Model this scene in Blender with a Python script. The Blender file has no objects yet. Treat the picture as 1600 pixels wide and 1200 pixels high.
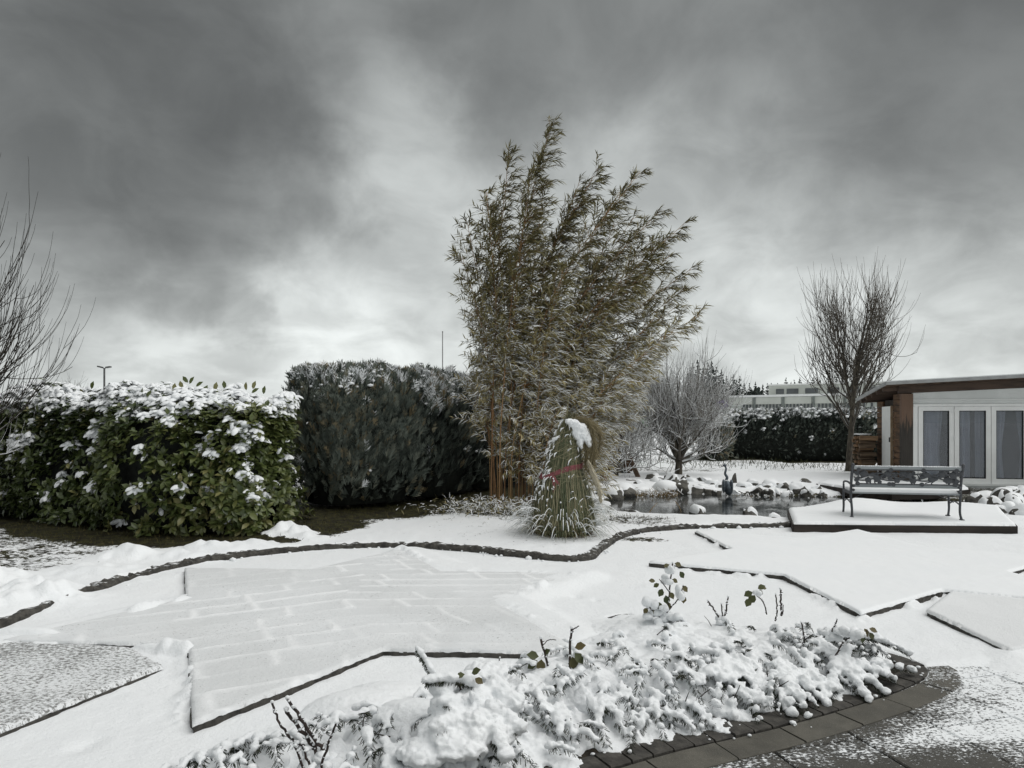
import bpy, bmesh, math, random
import numpy as np
from mathutils import Vector

SC = bpy.context.scene
COL = SC.collection
PI = math.pi
CAMH, FPX, HOR = 1.6, 1050.0, 660.0      # eye height (m), focal length and horizon row for a 1600 px wide picture

# ------------------------------------------------------------------ camera
cam_d = bpy.data.cameras.new('camera')
cam_d.sensor_width = 36.0
cam_d.lens = 36.0 * FPX / 1600.0
cam_d.shift_y = (HOR - 600.0) / 1600.0
cam_d.clip_start, cam_d.clip_end = 0.05, 3000.0
cam = bpy.data.objects.new('camera', cam_d)
cam.location = (0, 0, CAMH)
cam.rotation_euler = (PI / 2, 0, 0)
COL.objects.link(cam)
SC.camera = cam

# ------------------------------------------------------------------ exposure
SC.view_settings.view_transform = 'Standard'
SC.view_settings.look = 'None'
SC.view_settings.gamma = 1.0
SC.view_settings.use_curve_mapping = False
SC.view_settings.exposure = 0.76
SUN_EL, SUN_AZ = math.radians(60), math.radians(95)     # azimuth clockwise from +Y


# ------------------------------------------------------------------ node helper
class NT:
    def __init__(self, tree):
        self.t = tree
        self.t.nodes.clear()

    def n(self, typ, ins=None, **kw):
        nd = self.t.nodes.new(typ)
        for k, v in kw.items():
            setattr(nd, k, v)
        for k, v in (ins or {}).items():
            s = nd.inputs[k]
            if hasattr(v, 'is_linked') or hasattr(v, 'links'):
                self.t.links.new(v, s)
            else:
                s.default_value = v
        return nd

    def math(self, op, a, b=0.0, c=None, clamp=False):
        ins = {0: a, 1: b}
        if c is not None:
            ins[2] = c
        nd = self.n('ShaderNodeMath', ins, operation=op)
        nd.use_clamp = clamp
        return nd.outputs[0]

    def sstep(self, x, lo, hi, a=0.0, b=1.0):
        return self.n('ShaderNodeMapRange', {0: x, 1: lo, 2: hi, 3: a, 4: b}, interpolation_type='SMOOTHSTEP').outputs[0]

    def noise(self, vec, scale, detail=3.0, rough=0.55, dist=0.0):
        nd = self.n('ShaderNodeTexNoise', {'Scale': scale, 'Detail': detail, 'Roughness': rough, 'Distortion': dist})
        if vec is not None:
            self.t.links.new(vec, nd.inputs['Vector'])
        return nd.outputs[0]

    def mix(self, f, a, b, blend='MIX'):
        nd = self.n('ShaderNodeMix', data_type='RGBA', blend_type=blend)
        for i, v in ((0, f), (6, a), (7, b)):
            if hasattr(v, 'links'):
                self.t.links.new(v, nd.inputs[i])
            else:
                nd.inputs[i].default_value = v if i == 0 else (tuple(v) + (1.0,))[:4]
        return nd.outputs[2]


# ------------------------------------------------------------------ world: heavy grey overcast
def build_world():
    w = bpy.data.worlds.new('World')
    SC.world = w
    w.use_nodes = True
    t = NT(w.node_tree)
    gen = t.n('ShaderNodeTexCoord').outputs['Generated']
    nrm = t.n('ShaderNodeVectorMath', {0: gen}, operation='NORMALIZE').outputs[0]
    sep = t.n('ShaderNodeSeparateXYZ', {0: nrm})
    z = t.math('MAXIMUM', sep.outputs[2], 0.0)
    # cloud deck coordinates (a plane overhead)
    inv = t.math('DIVIDE', 1.0, t.math('ADD', z, 0.42))
    pl = t.n('ShaderNodeVectorMath', {0: nrm, 3: inv}, operation='SCALE').outputs[0]
    pl = t.n('ShaderNodeVectorMath', {0: pl, 1: (1, 1, 0)}, operation='MULTIPLY').outputs[0]
    big = t.noise(pl, 1.6, 7.0, 0.52, 0.35)
    fine = t.noise(pl, 5.0, 6.0, 0.55, 0.5)
    ramp = t.n('ShaderNodeValToRGB', {0: z})
    cr = ramp.color_ramp
    stops = [(0.0, .77), (.05, .76), (.10, .73), (.17, .67), (.26, .59), (.36, .49), (.47, .385), (.58, .30), (1.0, .27)]
    while len(cr.elements) < len(stops):
        cr.elements.new(0.5)
    for e, (p, v) in zip(cr.elements, stops):
        e.position = p
        e.color = (v * .955, v * 1.0, v * .985, 1)
    k = t.sstep(big, .32, .68, .87, 1.13)
    k = t.math('MULTIPLY', k, t.sstep(fine, .3, .7, .86, 1.14))
    # cloud masses
    wv = t.n('ShaderNodeTexNoise', {'Vector': nrm, 'Scale': 3.2, 'Detail': 6.0, 'Roughness': .58})
    off = t.n('ShaderNodeVectorMath', {0: wv.outputs['Color'], 1: (.5, .5, .5)}, operation='SUBTRACT').outputs[0]
    off = t.n('ShaderNodeVectorMath', {0: off, 3: .42}, operation='SCALE').outputs[0]
    wd = t.n('ShaderNodeVectorMath', {0: nrm, 1: off}, operation='ADD').outputs[0]
    wd = t.n('ShaderNodeVectorMath', {0: wd}, operation='NORMALIZE').outputs[0]

    def dirv(px, py):
        return Vector(((px - 800) / FPX, 1.0, (HOR - py) / FPX)).normalized()
    for px, py, r0, r1, f in [(60, 60, 4, 26, .58), (250, 190, 2, 16, .70), (370, 300, 1, 10, .80), (300, 495, .5, 5, .80), (400, 520, .5, 5, .72),
                              (860, 10, 2, 14, .68), (780, 100, 1, 8, .84), (1600, 20, 3, 24, .48), (1300, 180, 1, 7, .92), (1510, 320, 1, 6, .92),
                              (560, 560, 1, 7, 1.18), (470, 330, 1, 9, 1.05), (640, 380, 2, 14, 1.08), (1120, 330, 2, 14, 1.14), (1220, 560, 1, 9, 1.08), (1400, 300, 2, 15, 1.16)]:
        d = t.n('ShaderNodeVectorMath', {0: wd, 1: dirv(px, py)}, operation='DOT_PRODUCT').outputs[1]
        m = t.sstep(d, math.cos(math.radians(r1)), math.cos(math.radians(r0)), 1.0, f)
        k = t.math('MULTIPLY', k, m)
    col = t.n('ShaderNodeVectorMath', {0: ramp.outputs[0], 3: k}, operation='SCALE').outputs[0]
    bg = t.n('ShaderNodeBackground', {0: col, 1: .555})
    sky = t.n('ShaderNodeTexSky', sky_type='NISHITA')
    sky.sun_disc = False
    sky.sun_elevation = SUN_EL
    sky.sun_rotation = SUN_AZ
    sky.air_density = 1.0
    sky.dust_density = 6.0
    bg2 = t.n('ShaderNodeBackground', {0: sky.outputs[0], 1: .05})
    mx = t.n('ShaderNodeMixShader', {0: .04, 1: bg.outputs[0], 2: bg2.outputs[0]})
    out = t.n('ShaderNodeOutputWorld', {0: mx.outputs[0]})


build_world()
sun_d = bpy.data.lights.new('sun', 'SUN')
sun_d.energy = 1.35
sun_d.angle = math.radians(75)
sun_d.color = (1.0, .985, .96)
sun = bpy.data.objects.new('sun', sun_d)
sdir = Vector((math.sin(SUN_AZ) * math.cos(SUN_EL), math.cos(SUN_AZ) * math.cos(SUN_EL), math.sin(SUN_EL)))
sun.rotation_euler = sdir.to_track_quat('Z', 'Y').to_euler()
COL.objects.link(sun)


# ------------------------------------------------------------------ places and tags
def G(px, py, z=0.0):
    """point of the horizontal plane z that stands at picture column px, row py"""
    Y = (CAMH - z) * FPX / (py - HOR)
    return np.array([(px - 800) / FPX * Y, Y, z])


def A(px, py, Y):
    return np.array([(px - 800) / FPX * Y, Y, CAMH - (py - HOR) / FPX * Y])


def tag(o, label=None, cat=None, group=None, kind=None):
    if label: o['label'] = label
    if cat: o['category'] = cat
    if group: o['group'] = group
    if kind: o['kind'] = kind
    return o


def empty(name, loc, label=None, cat=None, group=None, rz=0.0):
    o = bpy.data.objects.new(name, None)
    o.location = tuple(float(v) for v in loc)
    o.rotation_euler = (0, 0, rz)
    o.empty_display_size = .2
    COL.objects.link(o)
    return tag(o, label, cat, group)


def obj(name, me, parent=None, loc=None, rot=None, scale=None):
    o = bpy.data.objects.new(name, me)
    COL.objects.link(o)
    if parent is not None:
        o.parent = parent
    if loc is not None: o.location = tuple(float(v) for v in loc)
    if rot is not None: o.rotation_euler = tuple(float(v) for v in rot)
    if scale is not None: o.scale = (scale,) * 3 if np.isscalar(scale) else tuple(float(v) for v in scale)
    return o


# ------------------------------------------------------------------ mesh helpers
class Acc:
    """collects pieces of geometry and links them as ONE mesh"""
    def __init__(self):
        self.V, self.F, self.T, self.n = [], [], [], 0

    def add(self, V, F, tint=0.5):
        V = np.asarray(V, float).reshape(-1, 3)
        self.V.append(V)
        if isinstance(F, np.ndarray):
            self.F.append(F + self.n)
        else:
            for k in (3, 4):
                q = [f for f in F if len(f) == k]
                if q: self.F.append(np.array(q, int) + self.n)
            for f in F:
                if len(f) > 4: self.F.append(np.array([f], int) + self.n)
        self.T.append(np.full(len(V), tint) if np.isscalar(tint) else np.asarray(tint, float))
        self.n += len(V)
        return self

    def box(self, c, s, rz=0.0, tint=.5, taper=1.0):
        x, y, z = np.array(s) / 2.0
        V = np.array([[-x, -y, -z], [x, -y, -z], [x, y, -z], [-x, y, -z], [-x * taper, -y * taper, z], [x * taper, -y * taper, z], [x * taper, y * taper, z], [-x * taper, y * taper, z]])
        ca, sa = math.cos(rz), math.sin(rz)
        V = V @ np.array([[ca, sa, 0], [-sa, ca, 0], [0, 0, 1]]) + np.array(c, float)
        return self.add(V, np.array([[0, 3, 2, 1], [4, 5, 6, 7], [0, 1, 5, 4], [1, 2, 6, 5], [2, 3, 7, 6], [3, 0, 4, 7]]), tint)

    def bar(self, a, b, w, h, up=(0, 0, 1), tint=.5):
        a, b, up = np.array(a, float), np.array(b, float), np.array(up, float)
        d = (b - a) / np.linalg.norm(b - a)
        s = np.cross(d, up); s /= np.linalg.norm(s) + 1e-9
        u = np.cross(s, d)
        V = [p + s * i * w / 2 + u * j * h / 2 for p in (a, b) for i, j in ((-1, -1), (1, -1), (1, 1), (-1, 1))]
        return self.add(np.array(V), np.array([[0, 1, 2, 3], [4, 7, 6, 5], [0, 4, 5, 1], [1, 5, 6, 2], [2, 6, 7, 3], [3, 7, 4, 0]]), tint)

    def tube(self, path, rad, k=5, tint=.5, cap=True):
        V, F = tube(path, rad, k)
        n0 = self.n
        self.add(V, F, tint)
        if cap:
            m = len(V)
            self.F.append(np.array([list(range(k))[::-1]]) + n0)
            self.F.append(np.array([list(range(m - k, m))]) + n0)
        return self

    def mesh(self, name, mat, smooth=False):
        return mesh(name, np.vstack(self.V), self.F, mat, smooth, np.concatenate(self.T))

    def build(self, name, mat, parent=None, smooth=False, loc=None, rot=None):
        return obj(name, self.mesh(name, mat, smooth), parent, loc, rot)


def mesh(name, V, Fs, mat, smooth=False, tint=None, attrs=None):
    me = bpy.data.meshes.new(name)
    V = np.ascontiguousarray(V, dtype=np.float32)
    if isinstance(Fs, np.ndarray): Fs = [Fs]
    me.vertices.add(len(V))
    me.vertices.foreach_set('co', V.ravel())
    loops = np.concatenate([f.ravel() for f in Fs]).astype(np.int32)
    tot = np.concatenate([np.full(len(f), f.shape[1]) for f in Fs]).astype(np.int32)
    st = np.concatenate([[0], np.cumsum(tot)[:-1]]).astype(np.int32)
    me.loops.add(len(loops))
    me.loops.foreach_set('vertex_index', loops)
    me.polygons.add(len(tot))
    me.polygons.foreach_set('loop_start', st)
    me.polygons.foreach_set('use_smooth', np.full(len(tot), bool(smooth)))
    at = dict(attrs or {})
    if tint is not None: at['tint'] = tint
    for k, v in at.items():
        a = me.attributes.new(k, 'FLOAT', 'POINT')
        a.data.foreach_set('value', np.ascontiguousarray(v, dtype=np.float32))
    me.update(calc_edges=True)
    if mat is not None:
        for m in (mat if isinstance(mat, (list, tuple)) else [mat]):
            me.materials.append(m)
    return me


def tube(path, rad, k=5):
    P = np.asarray(path, float)
    n = len(P)
    rad = np.full(n, rad) if np.isscalar(rad) else np.asarray(rad, float)
    T = np.gradient(P, axis=0)
    T /= np.linalg.norm(T, axis=1)[:, None] + 1e-12
    ref = np.array([0, 0, 1.0]) if abs(T[:, 2]).mean() < .8 else np.array([1.0, 0, 0])
    S = np.cross(T, ref); S /= np.linalg.norm(S, axis=1)[:, None] + 1e-12
    U = np.cross(S, T)
    a = np.arange(k) * 2 * PI / k
    V = P[:, None, :] + rad[:, None, None] * (np.cos(a)[None, :, None] * S[:, None, :] + np.sin(a)[None, :, None] * U[:, None, :])
    i = np.arange(n - 1)[:, None] * k
    j = np.arange(k)[None, :]
    j2 = (j + 1) % k
    F = np.stack([i + j, i + j2, i + k + j2, i + k + j], -1).reshape(-1, 4)
    return V.reshape(-1, 3), F


def frames(D, Nn):
    """rotation matrices whose local Y is D and local Z leans to Nn"""
    D = D / (np.linalg.norm(D, axis=1)[:, None] + 1e-12)
    X = np.cross(D, Nn); X /= np.linalg.norm(X, axis=1)[:, None] + 1e-12
    Z = np.cross(X, D)
    return np.stack([X, D, Z], axis=2)


def scatter(acc, TV, TF, R, T, scale=1.0, tint=None):
    c, n = len(T), len(TV)
    if c == 0: return acc
    s = np.full(c, scale) if np.isscalar(scale) else np.asarray(scale)
    if s.ndim == 1:
        V = np.einsum('cij,nj->cni', R, TV) * s[:, None, None] + T[:, None, :]
    else:
        V = np.einsum('cij,cnj->cni', R, TV[None] * s[:, None, :]) + T[:, None, :]
    off = (np.arange(c) * n)[:, None, None]
    for f in (TF if isinstance(TF, list) else [TF]):
        acc.F.append((f[None] + off).reshape(-1, f.shape[1]) + acc.n)
    acc.V.append(V.reshape(-1, 3))
    tt = np.random.rand(c) if tint is None else (np.full(c, tint) if np.isscalar(tint) else tint)
    acc.T.append(np.repeat(tt, n))
    acc.n += c * n
    return acc


def copy_tree(o, parent=None):
    c = o.copy()
    COL.objects.link(c)
    c.parent = parent
    for ch in list(o.children):
        copy_tree(ch, c)
    return c


# lattice noise
_H = np.random.RandomState(7).rand(65536)


def _h(ix, iy, iz):
    return _H[(ix * 73856093 ^ iy * 19349663 ^ iz * 83492791) & 65535]


def vnoise(x, y, z=0.0):
    x, y, z = np.broadcast_arrays(np.asarray(x, float), np.asarray(y, float), np.asarray(z, float))
    ix, iy, iz = np.floor(x).astype(np.int64), np.floor(y).astype(np.int64), np.floor(z).astype(np.int64)
    fx, fy, fz = x - ix, y - iy, z - iz
    fx, fy, fz = [f * f * f * (f * (f * 6 - 15) + 10) for f in (fx, fy, fz)]
    r = 0
    for dx in (0, 1):
        for dy in (0, 1):
            for dz in (0, 1):
                w = (fx if dx else 1 - fx) * (fy if dy else 1 - fy) * (fz if dz else 1 - fz)
                r = r + w * _h(ix + dx, iy + dy, iz + dz)
    return r * 2 - 1


def fbm(x, y, z=0.0, o=4):
    r, a, s = 0, .5, 1.0
    for i in range(o):
        r = r + a * vnoise(np.asarray(x) * s + 17 * i, np.asarray(y) * s + 5 * i, np.asarray(z) * s)
        a *= .5; s *= 2.03
    return r


def sm(x, a, b):
    t = np.clip((np.asarray(x, float) - a) / (b - a), 0, 1)
    return t * t * (3 - 2 * t)


def in_poly(x, y, poly):
    r = np.zeros(np.shape(x), bool)
    n = len(poly)
    for i in range(n):
        x0, y0 = poly[i][:2]
        x1, y1 = poly[(i + 1) % n][:2]
        c = ((y0 > y) != (y1 > y)) & (x < (x1 - x0) * (y - y0) / (y1 - y0 + 1e-12) + x0)
        r ^= c
    return r


def dist_line(x, y, pts, closed=False):
    d = np.full(np.shape(x), 1e9)
    n = len(pts)
    for i in range(n if closed else n - 1):
        ax, ay = pts[i][:2]
        bx, by = pts[(i + 1) % n][:2]
        L = (bx - ax) ** 2 + (by - ay) ** 2 + 1e-12
        t = np.clip(((x - ax) * (bx - ax) + (y - ay) * (by - ay)) / L, 0, 1)
        d = np.minimum(d, np.hypot(x - ax - t * (bx - ax), y - ay - t * (by - ay)))
    return d


def spline(pts, m=8, closed=False):
    """Catmull-Rom through pts"""
    P = np.asarray(pts, float)
    n = len(P)
    out = []
    for i in range(n if closed else n - 1):
        if closed:
            p0, p1, p2, p3 = P[(i - 1) % n], P[i], P[(i + 1) % n], P[(i + 2) % n]
        else:
            p0, p1, p2, p3 = P[max(i - 1, 0)], P[i], P[i + 1], P[min(i + 2, n - 1)]
        for t in np.arange(m) / m:
            out.append(.5 * (2 * p1 + (p2 - p0) * t + (2 * p0 - 5 * p1 + 4 * p2 - p3) * t * t + (3 * p1 - p0 - 3 * p2 + p3) * t ** 3))
    if not closed: out.append(P[-1])
    return np.array(out)


def ico(sub):
    bm = bmesh.new()
    bmesh.ops.create_icosphere(bm, subdivisions=sub, radius=1.0)
    V = np.array([v.co[:] for v in bm.verts]); F = np.array([[v.index for v in f.verts] for f in bm.faces])
    bm.free()
    return V, F


ICO1, ICO2, ICO3 = ico(1), ico(2), ico(3)


def blob(acc, c, s, seed=0.0, amp=.25, base=ICO2, tint=.5, freq=1.3, rz=0.0):
    V, F = base
    k = 1 + amp * fbm(V[:, 0] * freq + seed * 3.7, V[:, 1] * freq + seed, V[:, 2] * freq - seed, 3)
    W = V * k[:, None] * np.array(s)
    ca, sa = math.cos(rz), math.sin(rz)
    W = W @ np.array([[ca, sa, 0], [-sa, ca, 0], [0, 0, 1]])
    return acc.add(W + np.array(c), F, tint)


# ------------------------------------------------------------------ materials
def principled(t, col, rough, spec=.3, bump=None, metal=0.0, **kw):
    ins = {'Base Color': col if hasattr(col, 'links') else tuple(col) + (1.0,), 'Roughness': rough, 'Specular IOR Level': spec, 'Metallic': metal}
    ins.update(kw)
    b = t.n('ShaderNodeBsdfPrincipled', ins)
    if bump is not None:
        bp = t.n('ShaderNodeBump', {'Strength': bump[1], 'Distance': bump[2], 'Height': bump[0]})
        t.t.links.new(bp.outputs[0], b.inputs['Normal'])
    t.n('ShaderNodeOutputMaterial', {0: b.outputs[0]})
    return b


def newmat(name):
    m = bpy.data.materials.new(name)
    m.use_nodes = True
    return m, NT(m.node_tree)


SNOWC = (.85, .875, .89)


def snow_cap(t, col, lo, hi, scale=9.0, amt=1.0):
    """snow lying on whatever faces upwards; returns the colour"""
    nz = t.n('ShaderNodeSeparateXYZ', {0: t.n('ShaderNodeNewGeometry').outputs['Normal']}).outputs[2]
    pos = t.n('ShaderNodeNewGeometry').outputs['Position']
    nn = t.noise(pos, scale, 3.0)
    v = t.math('ADD', nz, t.math('MULTIPLY', t.math('SUBTRACT', nn, .5), 1.1))
    m = t.sstep(v, lo, hi, 0.0, amt)
    return t.mix(m, col, SNOWC), m


def mat_snow(name='snow', bump=.5, fleck=0.0, dirt=(.10, .10, .085), thin=False):
    m, t = newmat(name)
    pos = t.n('ShaderNodeNewGeometry').outputs['Position']
    n1 = t.noise(pos, 44.0, 6.0, .68)
    n2 = t.noise(pos, 210.0, 2.0, .6)
    h = t.math('ADD', n1, t.math('MULTIPLY', n2, .35))
    col = t.mix(t.noise(pos, 1.7, 3.0), (.82, .845, .865), (.875, .89, .90))
    if fleck > 0:
        st = t.n('ShaderNodeVectorMath', {0: pos, 1: (1.0, 1.5, 1.0)}, operation='MULTIPLY').outputs[0]
        f = t.noise(st, 46.0 if fleck < 1 else 34.0, 4.0, .7)
        g = t.math('ADD', f, t.math('MULTIPLY', t.noise(pos, 1.3, 2.0), .22)) if fleck < 1 else t.math('ADD', f, t.math('SUBTRACT', t.math('MULTIPLY', t.noise(pos, 1.1, 3.0), .5), .14))
        col = t.mix(t.sstep(g, .78 - fleck * .18, .92 - fleck * .18, 0.0, .85), col, dirt)
    if thin:                                 # thin film over the slabs, thicker over the joints
        cv = t.n('ShaderNodeAttribute', attribute_name='cover').outputs['Fac']
        under = t.mix(t.sstep(t.noise(pos, .9, 3.0), .35, .65, .12, .28), col, (.35, .36, .35))
        col = t.mix(cv, under, (.87, .885, .895))
    principled(t, col, .62, .25, (h, bump, .02))
    return m


def mat_plain(name, c1, c2=None, rough=.6, scale=6.0, bump=.2, spec=.3, metal=0.0, snow=None, stretch=(1, 1, 1), bdist=.01):
    m, t = newmat(name)
    pos = t.n('ShaderNodeTexCoord').outputs['Object']
    if stretch != (1, 1, 1):
        pos = t.n('ShaderNodeVectorMath', {0: pos, 1: stretch}, operation='MULTIPLY').outputs[0]
    c2 = c2 or tuple(v * .6 for v in c1)
    n1 = t.noise(pos, scale, 5.0, .62)
    col = t.mix(t.sstep(n1, .33, .67), c2, c1)
    if snow:
        col, _ = snow_cap(t, col, *snow)
    principled(t, col, rough, spec, (t.noise(pos, scale * 4.0, 4.0, .6), bump, bdist), metal)
    return m


def mat_leaf(name, stops, rough=.45, spec=.4, snow=None, trans=0.0):
    """colour chosen per leaf by the tint attribute"""
    m, t = newmat(name)
    at = t.n('ShaderNodeAttribute', attribute_name='tint').outputs['Fac']
    r = t.n('ShaderNodeValToRGB', {0: at})
    cr = r.color_ramp
    while len(cr.elements) < len(stops): cr.elements.new(.5)
    for e, (p, c) in zip(cr.elements, stops):
        e.position = p; e.color = tuple(c) + (1,)
    col = r.outputs[0]
    if snow: col, _ = snow_cap(t, col, *snow)
    b = principled(t, col, rough, spec)
    return m


M = {}
M['snow'] = mat_snow('snow')
M['snow_soft'] = mat_snow('snow_soft', .18)
M['snow_thin'] = mat_snow('snow_thin', .55, .38, thin=True)
M['snow_sparse'] = mat_snow('snow_sparse', .7, 1.2, (.12, .12, .11))
M['stone_dark'] = mat_plain('stone_dark', (.075, .07, .062), (.03, .028, .025), .75, 14.0, .6)
M['stone_dark_snow'] = mat_plain('stone_dark_snow', (.085, .08, .07), (.03, .028, .025), .75, 14.0, .6, snow=(.95, 1.25, 16.0))
M['rock'] = mat_plain('rock', (.13, .125, .11), (.04, .038, .034), .8, 5.0, .7, snow=(.95, 1.1, 7.0), bdist=.03)
M['rock_bare'] = mat_plain('rock_bare', (.13, .125, .11), (.045, .043, .038), .8, 5.0, .7, snow=(1.05, 1.25, 9.0), bdist=.03)
M['bark'] = mat_plain('bark', (.055, .048, .038), (.022, .019, .016), .85, 22.0, .6)
M['bark_trunk'] = mat_plain('bark_trunk', (.11, .095, .072), (.035, .03, .025), .85, 18.0, .8, stretch=(1, 1, .35))
M['twig'] = mat_plain('twig', (.12, .105, .085), (.06, .052, .042), .8, 22.0, .3)
M['twig_snow'] = mat_plain('twig_snow', (.22, .205, .18), (.12, .11, .095), .8, 22.0, .3, snow=(-.05, .3, 6.0))
M['twig_frost'] = mat_plain('twig_frost', (.11, .097, .08), (.05, .044, .036), .8, 22.0, .3, snow=(.42, .75, 4.0))
M['wood_dark'] = mat_plain('wood_dark', (.045, .036, .03), (.018, .015, .013), .75, 7.0, .5, stretch=(.15, 1, 1))
M['wood_deck'] = mat_plain('wood_deck', (.06, .05, .042), (.028, .024, .02), .8, 7.0, .5)
M['wood_beam'] = mat_plain('wood_beam', (.15, .10, .065), (.06, .042, .03), .8, 8.0, .5, snow=(.95, 1.15, 12.0))
M['bare_soil'] = mat_plain('bare_soil', (.035, .027, .018), (.014, .011, .008), .95, 14.0, .8)
M['culm'] = mat_leaf('culm', [(0, (.15, .08, .035)), (.5, (.28, .15, .065)), (1, (.34, .22, .10))], .4, .4)
M['bamboo_leaf'] = mat_leaf('bamboo_leaf', [(0, (.055, .051, .022)), (.4, (.17, .152, .068)), (.8, (.32, .28, .14)), (1, (.42, .36, .20))], .5, .3, snow=(1.22, 1.4, 3.0))
M['laurel_leaf'] = mat_leaf('laurel_leaf', [(0, (.02, .032, .012)), (.35, (.045, .064, .02)), (.75, (.09, .112, .034)), (.93, (.135, .145, .05)), (1, (.23, .21, .09))], .36, .45)
M['conifer'] = mat_leaf('conifer', [(0, (.026, .033, .028)), (.35, (.09, .108, .092)), (.75, (.20, .225, .19)), (1, (.25, .20, .115))], .65, .2, snow=(1.2, 1.35, 5.0))
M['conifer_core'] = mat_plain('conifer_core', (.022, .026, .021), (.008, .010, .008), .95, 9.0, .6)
M['needle'] = mat_leaf('needle', [(0, (.008, .013, .007)), (.6, (.018, .025, .013)), (1, (.04, .042, .02))], .5, .3)
M['rose_leaf'] = mat_leaf('rose_leaf', [(0, (.035, .05, .018)), (.6, (.075, .082, .032)), (1, (.11, .085, .035))], .5, .3, snow=(.98, 1.15, 14.0))
M['cane'] = mat_plain('cane', (.045, .03, .025), (.018, .013, .012), .6, 30.0, .4, snow=(1.05, 1.25, 24.0))
M['grass'] = mat_leaf('grass', [(0, (.02, .025, .009)), (.6, (.06, .06, .02)), (1, (.15, .12, .05))], .7, .2)
M['white'] = mat_plain('white_paint', (.84, .85, .84), (.78, .79, .78), .42, 3.0, .05)
M['white_dim'] = mat_plain('white_panel', (.72, .74, .73), (.64, .66, .65), .5, 2.0, .08)
M['metal_dark'] = mat_plain('metal_dark', (.075, .08, .088), (.045, .048, .054), .45, 30.0, .25, .5, .3)
M['slat_grey'] = mat_plain('slat_grey', (.30, .325, .335), (.24, .26, .27), .55, 8.0, .2, stretch=(.2, 1, 1))
# ================================================================== ground, paving, kerb, pond basin
np.random.seed(3); random.seed(3)
KERB = spline([(-5.4, -3), (-4.9, 1.5), (-4.35, 4.2), G(0, 985)[:2], G(138, 932)[:2], G(215, 908)[:2], G(300, 886)[:2], G(450, 866)[:2], G(600, 858)[:2],
               G(720, 863)[:2], G(800, 872)[:2], G(880, 880)[:2], G(925, 877)[:2], G(944, 861)[:2], G(990, 838)[:2], G(1080, 829)[:2], G(1220, 826)[:2], (5.4, 10.25), (7.0, 10.3)], 8)
PATIO = [tuple(p) for p in KERB] + [(16, 10.3), (16, -4), (-5.5, -4)]
POND = spline([(1.7, 13.2), (1.95, 12.0), (2.9, 11.6), (3.9, 11.4), (4.9, 11.25), (6.0, 11.7), (7.4, 11.9), (8.6, 12.3), (8.9, 13.3), (8.4, 14.2), (7.0, 14.7), (5.8, 15.1),
               (4.6, 15.2), (3.4, 15.25), (2.5, 14.7), (1.9, 14.0)], 6, True)
TERRACE = [(2.5, 4.4), (3.37, 4.54), (5.5, 5.35), (9.5, 6.8), (9.5, -3.5), (-3.5, -3.5), (-2.5, 2.3), (-1.2, 2.68), (-.5, 2.98), (.4, 3.42), (1.6, 3.95)]
BED = spline([(2.68, 4.46), (2.5, 4.74), (1.85, 5.25), (1.1, 5.56), (.72, 5.42), (.35, 4.9), (-.05, 4.42), (-.6, 3.95), (-1.2, 3.5), (-1.75, 2.9), (-1.5, 2.45),
              (-.6, 2.56), (.12, 2.92), (.75, 3.25), (1.4, 3.53), (2.0, 3.83), (2.45, 4.1), (2.65, 4.29)], 6, True)
BAMBOO_C = np.array([.35, 12.2])
LAUREL_L = [(-3.75, 9.75), (-4.9, 9.95), (-6.8, 11.0), (-10.0, 12.5)]
CONIFER_L = [(-3.0, 12.2), (-2.0, 13.6), (-1.2, 15.1), (-.2, 17.2)]
FARHEDGE_L = [(7.9, 26.6), (14.8, 26.9)]

C1, C2 = np.array([-1.48, 5.78]), np.array([3.87, 7.5])


def star_poly(c, rot, R=2.37):
    r = R / math.sqrt(3)
    return [(c[0] + (R if k % 2 == 0 else r) * math.cos(rot + k * PI / 6), c[1] + (R if k % 2 == 0 else r) * math.sin(rot + k * PI / 6)) for k in range(12)]


heaps = [(G(455, 846)[:2], .34, .26, .17), (G(478, 852)[:2], .30, .2, .08), (G(330, 868)[:2], .42, .25, .11), (G(360, 866)[:2], .3, .2, .07), (G(205, 880)[:2], .4, .25, .13), (G(285, 880)[:2], .35, .22, .08),
         (G(60, 945)[:2], .42, .30, .16), (G(15, 955)[:2], .30, .34, .14), (G(100, 938)[:2], .26, .2, .10), (G(150, 905)[:2], .6, .3, .06), (G(400, 862)[:2], .4, .2, .06), (G(-70, 930)[:2], .6, .5, .2)]


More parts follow.
